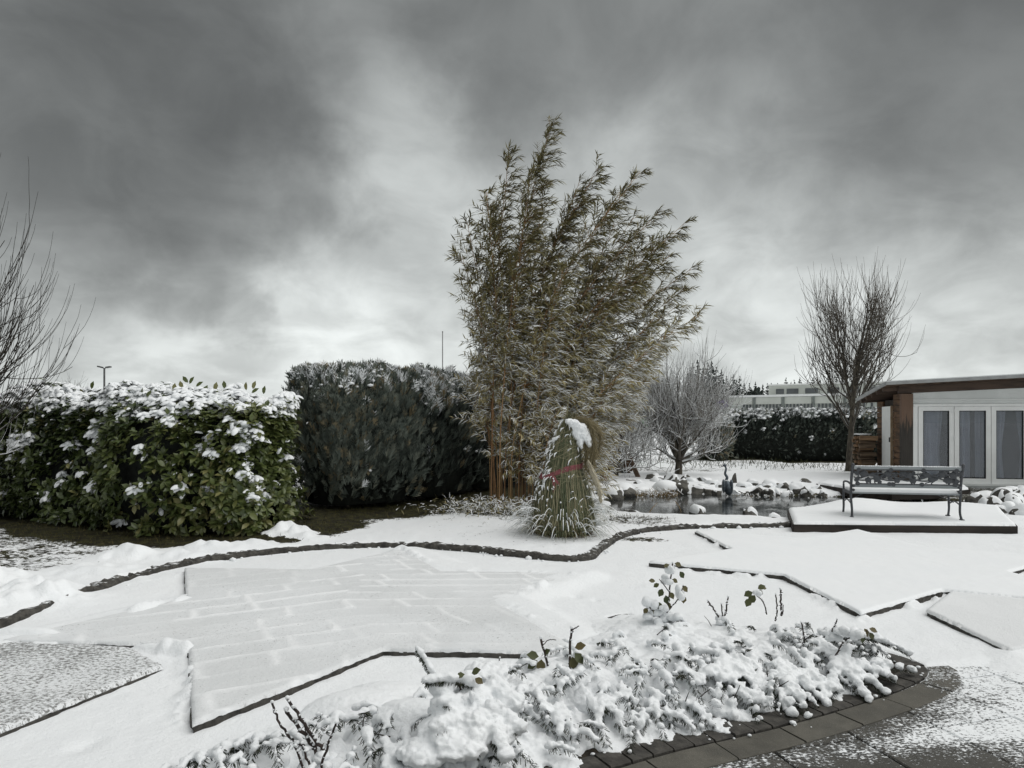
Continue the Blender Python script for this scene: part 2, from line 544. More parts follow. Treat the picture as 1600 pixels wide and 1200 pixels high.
def ground_fields(X, Y):
    inside = in_poly(X, Y, PATIO)
    dk = dist_line(X, Y, KERB)
    sd = np.where(inside, -dk, dk)                      # >0 on the lawn
    lawn = sm(sd, .02, .075)
    z = .02 + .055 * lawn + .012 * fbm(X * 1.1, Y * 1.1, 0, 3) + .007 * fbm(X * 6, Y * 6, 3, 3) * (1 - .3 * lawn)
    z += lawn * (.03 * fbm(X * .6, Y * .6, 9, 3) + .010 * fbm(X * 9, Y * 9, 4, 2))
    # shovelled heaps along the kerb
    hz = np.zeros_like(X)
    for (c, a, b, h) in heaps:
        e = ((X - c[0]) / a) ** 2 + ((Y - c[1]) / b) ** 2
        hz = np.maximum(hz, h * np.exp(-e * 1.4) * (1 + .5 * fbm(X * 5, Y * 5, c[0], 3)))
    bumpy = hz * (1 + .5 * vnoise(X * 9, Y * 9, 2))
    z += bumpy
    # footprints and dents on the patio
    for (px, py, r) in [(1360, 932, .10), (1400, 930, .09), (1345, 928, .07), (135, 1170, .06), (900, 935, .05), (860, 960, .05), (760, 915, .06), (930, 940, .04)]:
        c = G(px, py)
        z -= .02 * np.exp(-(((X - c[0]) / r) ** 2 + ((Y - c[1]) / (r * 1.4)) ** 2))
    # soft drifts that bury the far edges of the first star
    for pts, h, w in (([G(885, 1000), G(790, 945), G(905, 903), G(700, 893), G(640, 866)], .058, .35), ([G(292, 1028), G(150, 1007), G(0, 1003)], .045, .075), ([G(297, 1030), G(297, 1060)], .014, .12), ([G(5, 1012), G(297, 944)], .05, .3)):
        dd = dist_line(X, Y, [p[:2] for p in pts])
        z = z + h * (1 - sm(dd, w * .25, w)) * (1 - lawn)
    # snow banked unevenly against the star rims
    for sp in (star_poly(C1, math.radians(26.5)), star_poly(C2, math.radians(3.0))):
        ds = dist_line(X, Y, sp, True)
        z = z + .045 * np.exp(-(ds / .07) ** 2) * sm(vnoise(X * 4.3, Y * 4.3, 11) + .5 * vnoise(X * 15, Y * 15, 12), .12, .75) * (1 - lawn)
    # terrace slabs lie here, the sheet dips under them
    dt = dist_line(X, Y, TERRACE, True)
    sdt = np.where(in_poly(X, Y, TERRACE), dt, -dt)
    z = np.where(sdt > 0, np.minimum(z, .02 - .06 * sm(sdt, .0, .16)), z)
    # inside the rose bed the cobble ring is bare on the near side and at both tips
    db_ = dist_line(X, Y, BED, True)
    sdb = np.where(in_poly(X, Y, BED), db_, -db_)
    cb = G(968, 966)
    open_ = (Y < 3.42 + .42 * X) | (X > 2.35) | (np.hypot(X - cb[0], Y - cb[1]) < .11)
    z = np.where(open_ & (sdb > -.015), np.minimum(z, .02 - .05 * sm(sdb, -.015, .03)), z)
    # drift that levels the terrace with the star beside it
    e4 = dist_line(X, Y, [(3.37, 4.54), (4.6, 5.02), (6.2, 5.6)])
    z = np.maximum(z, np.where(X > 3.0, .056 - .22 * e4 + .004 * fbm(X * 9, Y * 9, 4, 2), -1))
    # pond
    dp = dist_line(X, Y, POND, True)
    sdp = np.where(in_poly(X, Y, POND), dp, -dp)
    z = z - .55 * sm(sdp, -.05, .55) - .05 * sm(sdp, -1.3, -.1) * (Y < 13.2)
    far = (Y > 14.6) & (X > 1.0) & (X < 9.5)
    z = z + np.where(far, .12 * sm(Y, 14.6, 16.2), 0) * sm(-sdp, 0, .4)
    # snow cover: 1 full, 0 bare
    s = np.full(X.shape, 1.25)
    n = fbm(X * 1.5, Y * 1.5, 5, 3)
    bare = 0
    dl = dist_line(X, Y, LAUREL_L); dc = dist_line(X, Y, CONIFER_L); df = dist_line(X, Y, FARHEDGE_L)
    bare = np.maximum(bare, 1.5 * (1 - sm(dl + .25 * n, 1.35, 1.85)))
    bare = np.maximum(bare, 1.5 * (1 - sm(dc + .3 * n, 1.55, 2.5)))
    bare = np.maximum(bare, 1.6 * (1 - sm(df + .2 * n, 1.15, 1.9)))
    db = np.hypot((X - BAMBOO_C[0]) / 1.5, (Y - BAMBOO_C[1] + .2) / 1.25)
    bare = np.maximum(bare, 1.05 * (1 - sm(db + .4 * n, .35, 1.75)))
    c = G(985, 818)
    bare = np.maximum(bare, .78 * (1 - sm(np.hypot((X - c[0]) / 1.0, (Y - c[1]) / 1.0) + .4 * n, .3, 1.3)))
    c = G(1000, 846)
    bare = np.maximum(bare, .85 * (1 - sm(np.hypot((X - c[0]) / .55, (Y - c[1]) / .25) + .4 * n, .3, 1.2)))
    bare = np.maximum(bare, np.where((Y > 19.2) & (Y < 25) & (X > 2), .5 + .4 * n, 0))
    bare = np.maximum(bare, np.where(lawn > .5, .72 * sm(sd, .25, 1.2) * sm(-X, 3.2, 5.5), 0))
    bare = np.maximum(bare, .35 * sm(lawn, .3, 1) * sm(sd, .1, .5) * (1 - sm(np.abs(X - .8), 1.5, 3)))
    bare = np.maximum(bare, np.where((X > 8.6) & (Y > 12.6) & (Y < 16), .9, 0))
    bare = np.maximum(bare, 1.6 * sm(sdp, .0, .15))
    s = s - bare + 2.2 * sm(hz, .015, .05)
    return z, s, lawn


def mat_ground():
    m, t = newmat('ground')
    pos = t.n('ShaderNodeNewGeometry').outputs['Position']
    s = t.n('ShaderNodeAttribute', attribute_name='snow').outputs['Fac']
    n1 = t.noise(pos, 17.0, 5.0, .7)
    n2 = t.noise(pos, 4.0, 4.0, .6)
    thr = t.math('ADD', t.math('MULTIPLY', t.math('SUBTRACT', n1, .5), 2.3), t.math('MULTIPLY', n2, 1.0))
    mask = t.sstep(t.math('SUBTRACT', s, thr), -.06, .10)
    soil = t.mix(t.sstep(t.noise(pos, 9.0, 4.0), .4, .62), (.016, .014, .008), (.042, .04, .015))
    sn = t.mix(t.noise(pos, 1.3, 3.0), (.82, .845, .865), (.875, .89, .90))
    col = t.mix(mask, soil, sn)
    st = t.n('ShaderNodeVectorMath', {0: pos, 1: (1.0, 1.6, 1.0)}, operation='MULTIPLY').outputs[0]
    bits = t.sstep(t.noise(st, 55.0, 3.0, .6), .745, .80)               # grit and broken leaf bits
    col = t.mix(t.math('MULTIPLY', bits, .8), col, (.10, .09, .07))
    h = t.math('ADD', t.math('MULTIPLY', t.noise(pos, 34.0, 6.0, .7), 1.0), t.math('MULTIPLY', mask, .6))
    h = t.math('ADD', h, t.math('MULTIPLY', t.noise(st, 9.0, 3.0, .6), .8))
    principled(t, col, .68, .2, (h, .55, .02))
    return m


def build_ground():
    py = np.arange(1340.0, 688.0, -1.35)
    Yr = CAMH * FPX / (py - HOR)
    Yr = np.concatenate([np.linspace(-4, Yr[0] - .08, 40), Yr])
    tt = np.linspace(-1.12, 1.12, 640)
    W = np.sqrt((.95 * np.maximum(Yr, 0)) ** 2 + 10.0)
    X = tt[None, :] * W[:, None]
    Y = np.repeat(Yr[:, None], len(tt), 1)
    z, s, _ = ground_fields(X, Y)
    V = np.stack([X, Y, z], -1).reshape(-1, 3)
    nr, nc = X.shape
    i = (np.arange(nr - 1) * nc)[:, None] + np.arange(nc - 1)[None, :]
    F = np.stack([i, i + 1, i + nc + 1, i + nc], -1).reshape(-1, 4)
    me = mesh('garden_ground', V, F, mat_ground(), True, attrs={'snow': s.ravel()})
    tag(obj('garden_ground', me), 'snow covered garden ground with lawn and pond basin', None, None, 'structure')
    # the land beyond, out to the horizon
    a = np.linspace(0, 2 * PI, 49)[:-1]
    rings = [0, 40, 70, 130, 300, 800, 2400]
    V = [[0, 0, -.6]]
    F = []
    for ri, r in enumerate(rings[1:]):
        for q in a: V.append([r * math.cos(q), 20 + r * math.sin(q), -.6 if r < 60 else -.4])
    n = len(a)
    for j in range(n): F.append([0, 1 + j, 1 + (j + 1) % n])
    for ri in range(len(rings) - 2):
        for j in range(n):
            p = 1 + ri * n
            F.append([p + j, p + n + j, p + n + (j + 1) % n, p + (j + 1) % n])
    ac = Acc().add(np.array(V), F)
    o = ac.build('far_field', M['snow_soft'])
    tag(o, 'flat snowy land running out to the horizon', None, None, 'structure')
    # blades of grass in the bare places
    N = 60000
    gx = np.random.uniform(-7.5, 3.2, N); gy = np.random.uniform(8.3, 15.5, N)
    gz, gs, gl = ground_fields(gx, gy)
    keep = (gl > .8) & (gs + .4 * np.random.rand(N) < .85) & ~in_poly(gx, gy, POND)
    gx, gy, gz = gx[keep][:16000], gy[keep][:16000], gz[keep][:16000]
    n = len(gx)
    TV = np.array([[-.5, 0, 0], [.5, 0, 0], [.28, .6, .12], [-.28, .6, .12], [0, 1, .36]])
    TF = [np.array([[0, 1, 2, 3]]), np.array([[3, 2, 4]])]
    D = np.random.normal(0, .5, (n, 3)); D[:, 2] = np.abs(np.random.normal(.8, .3, n))
    R = frames(D, np.random.normal(0, 1, (n, 3)))
    L = np.random.uniform(.025, .07, n)
    ac = Acc()
    scatter(ac, TV, TF, R, np.stack([gx, gy, gz - .005], 1), np.stack([np.full(n, .006), L, L], 1))
    tag(ac.build('lawn_grass', M['grass']), 'short olive grass showing through the thin snow', 'grass', None, 'stuff')


build_ground()


def build_kerb():
    # dark stone edging between lawn and patio; its face stands proud of the patio
    pts = KERB[20:]
    n0 = len(pts)
    d = np.concatenate([[0], np.cumsum(np.linalg.norm(np.diff(pts, axis=0), axis=1))])
    s = np.arange(0, d[-1], .02)
    P = np.stack([np.interp(s, d, pts[:, 0]), np.interp(s, d, pts[:, 1])], 1)
    T = np.gradient(P, axis=0); T /= np.linalg.norm(T, axis=1)[:, None]
    Nn = np.stack([-T[:, 1], T[:, 0]], 1)                # towards the lawn
    prof = [(-.012, -.05), (-.012, .060), (.008, .076), (.085, .080), (.10, .02)]
    V = np.zeros((len(P), len(prof), 3))
    for j, (o, z) in enumerate(prof):
        w = .008 * fbm(s * 9, j * 3.1, 0, 3) + .006 * vnoise(s * 30, j, 1)
        V[:, j, :2] = P + Nn * (o + w)[:, None]
        V[:, j, 2] = z + (.012 * vnoise(s * 21, j * 2, 5) + .013 * vnoise(s * 3, j, 2) if j in (1, 2, 3) else 0)
    k = len(prof)
    i = (np.arange(len(P) - 1) * k)[:, None] + np.arange(k - 1)[None, :]
    F = np.stack([i, i + 1, i + k + 1, i + k], -1).reshape(-1, 4)
    me = mesh('lawn_edging', V.reshape(-1, 3), F, M['stone_dark_snow'])
    tag(obj('lawn_edging', me), 'dark stone edging curving between the lawn and the patio', None, None, 'structure')
    # crumbs of snow lying against it
    ac = Acc()
    for q in range(170):
        i = np.random.randint(len(P))
        if P[i, 1] < 5.6: continue
        c = P[i] - Nn[i] * abs(np.random.normal(.03, .05)) if np.random.rand() < .7 else P[i] + Nn[i] * np.random.uniform(.06, .14)
        r = np.random.uniform(.005, .017) * (1 + (np.random.rand() < .1))
        zz = .02 if np.dot(c - P[i], Nn[i]) < 0 else .078
        blob(ac, (c[0], c[1], zz + r * .2), (r * 1.4, r * 1.3, r), q, .5, ICO1)
    tag(ac.build('snow_crumbs', M['snow'], smooth=True), 'loose snow crumbs lying along the dark edging', 'snow', None, 'stuff')


build_kerb()


# ------------------------------------------------------------------ the six pointed paving stars
def star(name, poly, ztop, matl, label, joints=None, lip=.03, res=.022, wav=.004):
    """raised paving with a sheet of snow on it: dark stone rim, snow on top"""
    root = empty(name, (0, 0, 0)); tag(root, label, None, None, 'structure')
    P = np.array(poly)
    # densify the outline
    out = []
    for i in range(len(P)):
        a, b = P[i], P[(i + 1) % len(P)]
        m = max(2, int(np.linalg.norm(b - a) / .03))
        for t in np.arange(m) / m: out.append(a + (b - a) * t)
    O = np.array(out); n = len(O)
    T = np.roll(O, -1, 0) - np.roll(O, 1, 0); T /= np.linalg.norm(T, axis=1)[:, None]
    Nn = np.stack([T[:, 1], -T[:, 0]], 1)
    w = .009 * vnoise(np.arange(n) * .25, 1.0, ztop * 31) + .006 * vnoise(np.arange(n) * .9, 4.0)
    rows = []
    for o, z in ((0, -.05), (0, ztop - .012), (-.02, ztop - .004), (-.05, ztop - .006)):
        rows.append(np.column_stack([O + Nn * (o + w)[:, None], np.full(n, z)]))
    V = np.vstack(rows)
    F = []
    for r in range(3):
        for j in range(n): F.append([r * n + j, r * n + (j + 1) % n, (r + 1) * n + (j + 1) % n, (r + 1) * n + j])
    Acc().add(V, F).build('stone_rim', M['stone_dark'], root)
    # snow sheet: a grid cut to the outline
    x0, y0 = P.min(0) - .05; x1, y1 = P.max(0) + .05
    gx, gy = np.meshgrid(np.arange(x0, x1, res), np.arange(y0, y1, res))
    ins = in_poly(gx, gy, poly)
    d = dist_line(gx, gy, poly, True)
    sd = np.where(ins, d, -d)
    # pull the outermost ring of vertices exactly onto the outline
    best = np.full(gx.shape, 1e9); nx, ny = gx.copy(), gy.copy()
    for i in range(len(P)):
        a, bb = P[i], P[(i + 1) % len(P)]; LL = ((bb - a) ** 2).sum()
        t = np.clip(((gx - a[0]) * (bb[0] - a[0]) + (gy - a[1]) * (bb[1] - a[1])) / LL, 0, 1)
        qx, qy = a[0] + t * (bb[0] - a[0]), a[1] + t * (bb[1] - a[1])
        dd = np.hypot(gx - qx, gy - qy); m_ = dd < best
        best = np.where(m_, dd, best); nx = np.where(m_ & ~ins, qx, nx); ny = np.where(m_ & ~ins, qy, ny)
    near = sd > -res * 1.45
    gx, gy = np.where(near, nx, gx), np.where(near, ny, gy)
    sd = np.where(ins, sd, np.where(near, 0.0, sd))
    wv = .007 * fbm(gx * 6, gy * 6, 2, 3) + .004 * vnoise(gx * 30, gy * 30, 3)
    edge = -.004 + 0 * wv
    _old = .012 + .010 * fbm(gx * 7, gy * 7, 2, 3) + .005 * vnoise(gx * 40, gy * 40, 3)
    z = ztop + .016 * np.sqrt(np.clip((sd - edge + .006) / lip, 0, 1)) - np.where(sd < edge - .006, .06 * np.clip((edge - .006 - sd) / .02, 0, 1), 0)
    z = np.where(sd <= 0, ztop - .010 + wv, z)
    z = z + wav * fbm(gx * 3, gy * 3, 7, 3) + .003 * fbm(gx * 16, gy * 16, 1, 2)
    if joints is not None: z = z + joints(gx, gy) * np.clip(sd / .1, 0, 1)
    ok = near
    idx = np.full(gx.shape, -1); idx[ok] = np.arange(ok.sum())
    q = np.stack([idx[:-1, :-1], idx[:-1, 1:], idx[1:, 1:], idx[1:, :-1]], -1).reshape(-1, 4)
    q = q[(q >= 0).all(1)]
    V = np.column_stack([gx[ok], gy[ok], z[ok]])
    cvr = (np.clip(joints(gx, gy) / .009, 0, 1) if joints is not None else np.full(gx.shape, .5))[ok]
    obj('snow_sheet', mesh('snow_sheet', V, q, matl, True, attrs={'cover': cvr}), root)
    return root




def joint_lines(gx, gy):
    """snow stands a little higher over the joints of the broken-bond slabs below"""
    ang = np.degrees(np.arctan2(gy - C1[1], gx - C1[0]))
    h = np.zeros_like(gx)
    for sel, a1, a2 in ((((ang > 90) | (ang < -62)), 28, -62), (((ang <= 90) & (ang >= -62)), 2, -58)):
        d1 = np.array([math.cos(math.radians(a1)), math.sin(math.radians(a1))]); d2 = np.array([math.cos(math.radians(a2)), math.sin(math.radians(a2))])
        det = d1[0] * d2[1] - d1[1] * d2[0]
        wx, wy = gx + .03 * fbm(gx * 3, gy * 3, 1, 3), gy + .03 * fbm(gx * 3, gy * 3, 8, 3)
        u = ((wx - C1[0]) * d2[1] - (wy - C1[1]) * d2[0]) / det
        v = (d1[0] * (wy - C1[1]) - d1[1] * (wx - C1[0])) / det
        rowh = .275
        r = np.floor(v / rowh)
        dv = np.abs(v / rowh - np.round(v / rowh)) * rowh
        ou = u / .47 + .37 * r + .23 * np.sin(r * 2.3)
        du = np.abs(ou - np.round(ou)) * .47
        cell = np.floor(ou)
        kv = .35 + .65 * (vnoise(u * 1.3, np.round(v / rowh) * 5.1, 2) > -.25)
        ku = (_h(np.round(ou).astype(np.int64), r.astype(np.int64), np.int64(3)) > .28)
        hh = np.maximum(.75 * kv * np.exp(-(dv / .016) ** 2), ku * np.exp(-(du / .030) ** 2))
        h = np.where(sel, hh, h)
    k = np.clip(.62 + 1.0 * fbm(gx * .9, gy * .9, 4, 2) + .7 * fbm(gx * 6, gy * 6, 6, 2), .08, 1.0)
    return .0125 * h * np.clip(k * 1.15, .3, 1.1)


star('paving_star', star_poly(C1, math.radians(26.5)), .058, M['snow_thin'], 'snowy six pointed paving star with slab joints showing in the snow', joint_lines, res=.018)
star('paving_star', star_poly(C2, math.radians(3.0)), .066, M['snow_soft'], 'smooth snowy six pointed paving star in front of the bench platform', None)
star('paving_star', [(-2.22, 4.28), (-2.62, 4.62), (-3.7, 4.78), (-4.3, 3.9), (-4.0, 2.6), (-2.9, 2.9), (-2.58, 3.36)], .044, M['snow_sparse'], 'thinly snowed point of a paving star at the lower left', None)
star('paving_star', [(3.40, 5.52), (3.37, 4.54), (4.6, 5.02), (6.2, 5.6), (6.4, 6.6), (5.2, 6.25), (4.15, 6.28)], .050, M['snow_thin'], 'snow flecked point of a paving star at the right edge', None)


# ------------------------------------------------------------------ terrace of concrete slabs
def mat_slab(name, c1, c2, cover):
    m, t = newmat(name)
    pos = t.n('ShaderNodeNewGeometry').outputs['Position']
    rnd = t.n('ShaderNodeObjectInfo').outputs['Random']
    base = t.mix(t.sstep(t.noise(pos, 5.0, 5.0, .65), .3, .7), c2, c1)
    base = t.mix(t.sstep(t.noise(pos, 150.0, 2.0, .6), .52, .75, 0, .5), base, (.22, .21, .19))
    base = t.mix(t.math('MULTIPLY', rnd, .35), base, tuple(v * .6 for v in c1))
    sep = t.n('ShaderNodeSeparateXYZ', {0: pos})
    u = t.math('ADD', t.math('MULTIPLY', sep.outputs[0], .966), t.math('MULTIPLY', sep.outputs[1], .26))
    v = t.math('ADD', t.math('MULTIPLY', sep.outputs[0], -.26), t.math('MULTIPLY', sep.outputs[1], .966))
    if cover:
        e = t.math('DIVIDE', t.math('SUBTRACT', v, 2.76), .15)
        bump_ = t.math('POWER', 2.718, t.math('MULTIPLY', t.math('MULTIPLY', e, e), -1.0))
        cov = t.math('ADD', t.math('MULTIPLY', bump_, .62), t.sstep(u, 2.2, 4.2, -.42, .62))
        cov = t.math('ADD', cov, t.sstep(v, 3.0, 3.35, 0, .10))
    else:
        cov = t.sstep(u, 2.7, 3.9, -1.0, .25)
    sv = t.n('ShaderNodeVectorMath', {0: pos, 1: (.8, 1.35, 1.0)}, operation='MULTIPLY').outputs[0]
    n = t.math('ADD', t.math('MULTIPLY', t.math('SUBTRACT', t.noise(sv, 58.0, 5.0, .72), .5), 3.4), t.math('MULTIPLY', t.noise(pos, 6.0, 3.0, .6), .9))
    cov = t.math('MINIMUM', cov, .62)
    mask = t.sstep(t.math('ADD', cov, n), .62, .86)
    col = t.mix(mask, base, SNOWC)
    h = t.math('ADD', t.math('MULTIPLY', t.noise(pos, 160.0, 3.0), .25), t.math('MULTIPLY', mask, 1.0))
    principled(t, col, .7, .3, (h, .9, .012))
    return m


def bevel_slab(w, l, h, b=.006):
    x, y = w / 2, l / 2
    V = []
    for (ix, z) in ((0, -h), (0, -b), (b, 0)):
        for sx, sy in ((-1, -1), (1, -1), (1, 1), (-1, 1)): V.append([sx * (x - ix), sy * (y - ix), z])
    F = [[8, 9, 10, 11]]
    for r in range(2):
        for j in range(4): F.append([r * 4 + j, r * 4 + (j + 1) % 4, r * 4 + 4 + (j + 1) % 4, r * 4 + 4 + j])
    return np.array(V), F


def build_terrace():
    root = empty('terrace', (0, 0, 0)); tag(root, 'concrete slab terrace dusted with snow at the lower right', None, None, 'structure')
    ms = mat_slab('terrace_slab', (.08, .077, .067), (.044, .043, .038), True)
    mb = mat_slab('border_slab', (.12, .113, .094), (.066, .063, .053), False)
    a = math.radians(15)
    e1, e2 = np.array([math.cos(a), math.sin(a)]), np.array([-math.sin(a), math.cos(a)])
    V, F = bevel_slab(.490, .490, .05)
    me = Acc().add(V, F).mesh('slab', ms)
    org = np.array([1.79, 3.307])
    for i in range(-9, 14):
        for j in range(-11, 8):
            c = org + e1 * (i + .5) * .5 + e2 * (j - .28) * .5
            if c[1] < .8 or c[0] < -2.4 or c[0] > 6.2: continue
            if in_poly(np.array([c[0]]), np.array([c[1]]), TERRACE)[0] or dist_line(np.array([c[0]]), np.array([c[1]]), TERRACE, True)[0] < .28:
                obj('slab', me, root, (c[0], c[1], -.004 + random.uniform(-.002, .002)), (0, 0, a))
    # sand bed between the joints
    P = np.array(TERRACE); ac = Acc().add(np.column_stack([P, np.full(len(P), -.022)]), [list(range(len(P)))])
    ac.build('joint_sand', M['bare_soil'], root)
    # border course following the bed, and the dark cobble ring
    def course(name, o0, o1, step, ztop, matl, parent, sel, jit):
        d = np.concatenate([[0], np.cumsum(np.linalg.norm(np.diff(np.vstack([BED, BED[:1]]), axis=0), axis=1))])
        B = np.vstack([BED, BED[:1]])
        s = np.arange(0, d[-1] - step * .5, step)
        for q in range(len(s)):
            ss = np.linspace(s[q] + .005, min(s[q] + step - .005, d[-1]), 5)
            P = np.stack([np.interp(ss, d, B[:, 0]), np.interp(ss, d, B[:, 1])], 1)
            if not sel(P.mean(0)): continue
            T = np.gradient(P, axis=0); T /= np.linalg.norm(T, axis=1)[:, None]
            Nn = np.stack([T[:, 1], -T[:, 0]], 1)
            j = random.uniform(-jit, jit)
            V = []
            for o, z in ((o1, -.03), (o1, ztop - .006 + j), (o1 - .006, ztop + j), (o0 + .006, ztop + j), (o0, ztop - .006 + j), (o0, -.03)):
                for p, nn in zip(P, Nn): V.append([*(p + nn * (o + random.uniform(-1, 1) * jit * .5)), z])
            F = []
            for r in range(5):
                for k in range(4): F.append([r * 5 + k, r * 5 + k + 1, r * 5 + 6 + k, r * 5 + 5 + k])
            F.append([0, 5, 10, 15, 20, 25]); F.append([29, 24, 19, 14, 9, 4])
            Acc().add(np.array(V), F).build(name, matl, parent)
    nearside = lambda p: (p[1] < 3.06 + .42 * (p[0]) + .14) and p[0] > -1.4
    course('border_slab', .012, .185, .42, .006, mb, root, nearside, .0015)
    return course


course = build_terrace()
# ================================================================== the rose bed
np.random.seed(11); random.seed(11)


def bed_sd(x, y):
    d = dist_line(x, y, BED, True)
    return np.where(in_poly(x, y, BED), d, -d)


def bed_h(x, y):
    sd = bed_sd(x, y)
    x, y = np.asarray(x), np.asarray(y)
    return .025 + .16 * sm(sd, .05, .5) * (1 - .35 * sm(y - .35 * x, 3.6, 4.6))


BEDROOT = empty('rose_bed', (.6, 4.0, 0), 'rounded rose bed heaped with snow covered evergreen twigs, ringed by dark cobbles', 'flower bed')


def chain(ac, a, b, r0, r1, sag=.04, n=7, seed=0):
    a, b = np.array(a, float), np.array(b, float)
    for i in range(n):
        t = i / (n - 1)
        p = a + (b - a) * t
        p[2] += sag * 4 * t * (1 - t) * .6
        r = (r0 + (r1 - r0) * t) * (1 + .2 * math.sin(seed * 7 + i * 2.1))
        blob(ac, p, (r, r, r * .8), seed + i, .3, ICO1)


LOBES = []      # start, end, r0, r1


def make_lobes():
    # fans of twigs
    def fan(o, ends, r0, r1):
        for e in ends: LOBES.append((np.array(o), np.array(e), r0, r1))
    o1 = A(1135, 1032, 3.98)
    fan(o1, [A(1182, 1128, 3.58), A(1118, 1098, 3.62), A(1205, 1090, 3.75), A(1245, 1100, 3.8), A(1150, 1140, 3.52), A(1090, 1065, 3.75), A(1230, 1060, 4.0)], .045, .030)
    o2 = A(1225, 1045, 4.0)
    fan(o2, [A(1262, 1118, 3.62), A(1290, 1098, 3.78), A(1240, 1130, 3.55), A(1310, 1075, 3.9)], .05, .030)
    o3 = A(1310, 1035, 4.1)
    fan(o3, [A(1358, 1092, 3.82), A(1384, 1080, 3.92), A(1345, 1060, 3.95), A(1398, 1058, 4.05), A(1425, 1045, 4.2), A(1330, 1010, 4.25), A(1290, 1100, 3.78)], .05, .030)
    o4 = A(1345, 990, 4.4)
    fan(o4, [A(1420, 1020, 4.35), A(1385, 1005, 4.42), A(1290, 1000, 4.4)], .04, .028)
    # near rim: little tongues pointing downhill
    for i in range(210):
        x = random.uniform(-1.5, 2.45)
        yb = np.interp(x, [-1.5, -.6, .1, .75, 1.4, 2.0, 2.5], [2.5, 2.61, 2.95, 3.30, 3.58, 3.88, 4.15])
        y = yb + abs(random.gauss(.0, 1)) * .33 + .14
        L = random.uniform(.08, .26)
        an = random.gauss(-1.35, .55)
        a = np.array([x, y, float(bed_h(x, y)) + random.uniform(.0, .035)])
        bx, by = x + L * math.cos(an), y + L * math.sin(an)
        b = np.array([bx, by, max(.03, float(bed_h(bx, by)) + random.uniform(-.01, .03))])
        if float(bed_sd(bx, by)) < .04: continue
        LOBES.append((a, b, random.uniform(.018, .038), random.uniform(.011, .022)))
    # the middle and the far part: flatter lumps
    for i in range(90):
        x, y = random.uniform(-1.2, 2.5), random.uniform(3.0, 5.2)
        if float(bed_sd(x, y)) < .12: continue
        an = random.uniform(0, 2 * PI); L = random.uniform(.06, .22)
        a = np.array([x, y, float(bed_h(x, y)) + random.uniform(-.005, .02)])
        b = a + np.array([L * math.cos(an), L * math.sin(an), -.01])
        if float(bed_sd(b[0], b[1])) < .06: continue
        LOBES.append((a, b, random.uniform(.022, .036), random.uniform(.015, .024)))


make_lobes()
SPR = A(705, 1095, 3.22); SPR[2] = .10       # foot of the small spruce


def snow_body(ac, name, parent, off, vox=.0095):
    me = ac.mesh(name, M['snow'])
    o = obj(name, me)
    rm = o.modifiers.new('r', 'REMESH'); rm.mode = 'VOXEL'; rm.voxel_size = vox
    s_ = o.modifiers.new('s', 'SMOOTH'); s_.iterations = 3; s_.factor = .5
    me2 = bpy.data.meshes.new_from_object(o.evaluated_get(bpy.context.evaluated_depsgraph_get()))
    o.modifiers.clear()
    o.data = me2
    bpy.data.meshes.remove(me)
    me2.materials.clear(); me2.materials.append(M['snow'])
    n = len(me2.vertices)
    co = np.zeros(n * 3, np.float32); me2.vertices.foreach_get('co', co); co = co.reshape(-1, 3)
    no = np.zeros(n * 3, np.float32); me2.vertices.foreach_get('normal', no); no = no.reshape(-1, 3)
    amp = .013 * fbm(co[:, 0] * 26, co[:, 1] * 26, co[:, 2] * 26, 3) + .0075 * vnoise(co[:, 0] * 62, co[:, 1] * 62, co[:, 2] * 62)
    amp *= (.4 + .6 * sm(vnoise(co[:, 0] * 2.2, co[:, 1] * 2.2, 7), -.5, .4)) * (1 - .6 * sm(co[:, 1] - .35 * co[:, 0], 3.6, 4.2))
    co = co + no * amp[:, None]
    me2.vertices.foreach_set('co', co.ravel().astype(np.float32))
    me2.polygons.foreach_set('use_smooth', np.ones(len(me2.polygons), bool))
    me2.update()
    o.parent = parent
    o.location = off
    tag(o, None, None, None, 'stuff')
    return o


def hang_needles(lobes, parent, off, dens=1.0, small=.55):
    ac = Acc(); D, T, L = [], [], []
    for (a, b, r0, r1) in lobes:
        m = int((50 + 420 * np.linalg.norm(b - a)) * dens)
        if r0 < .04: m = int(m * small)
        t = np.random.rand(m)
        ax = (b - a) / (np.linalg.norm(b - a) + 1e-9)
        side = np.cross(ax, [0, 0, 1.0]); side /= np.linalg.norm(side) + 1e-9
        sg = np.random.choice([-1, 1], m)
        r = (r0 + (r1 - r0) * t)
        p = a + (b - a) * t[:, None]
        p[:, 2] += .03 * 4 * t * (1 - t) * .6 - r * .55
        p += side * (sg * r * np.random.uniform(.1, .75, m))[:, None]
        d = side * (sg * np.random.uniform(.3, 1.0, m))[:, None] + ax * .45 + np.array([0, 0, -1.0]) * np.random.uniform(.15, .9, m)[:, None]
        D.append(d); T.append(p); L.append(np.random.uniform(.016, .030, m))
    D, T, L = np.vstack(D), np.vstack(T), np.concatenate(L)
    TV = np.array([[-.5, 0, 0], [.5, 0, 0], [.35, 1, 0], [-.35, 1, 0]]); TF = np.array([[0, 1, 2, 3]])
    scatter(ac, TV, TF, frames(D, np.random.normal(0, 1, D.shape)), T, np.stack([np.full(len(L), .0034), L, L], 1))
    nd = ac.build('evergreen_needles', M['needle'], parent, loc=off)
    tag(nd, None, None, None, 'stuff')


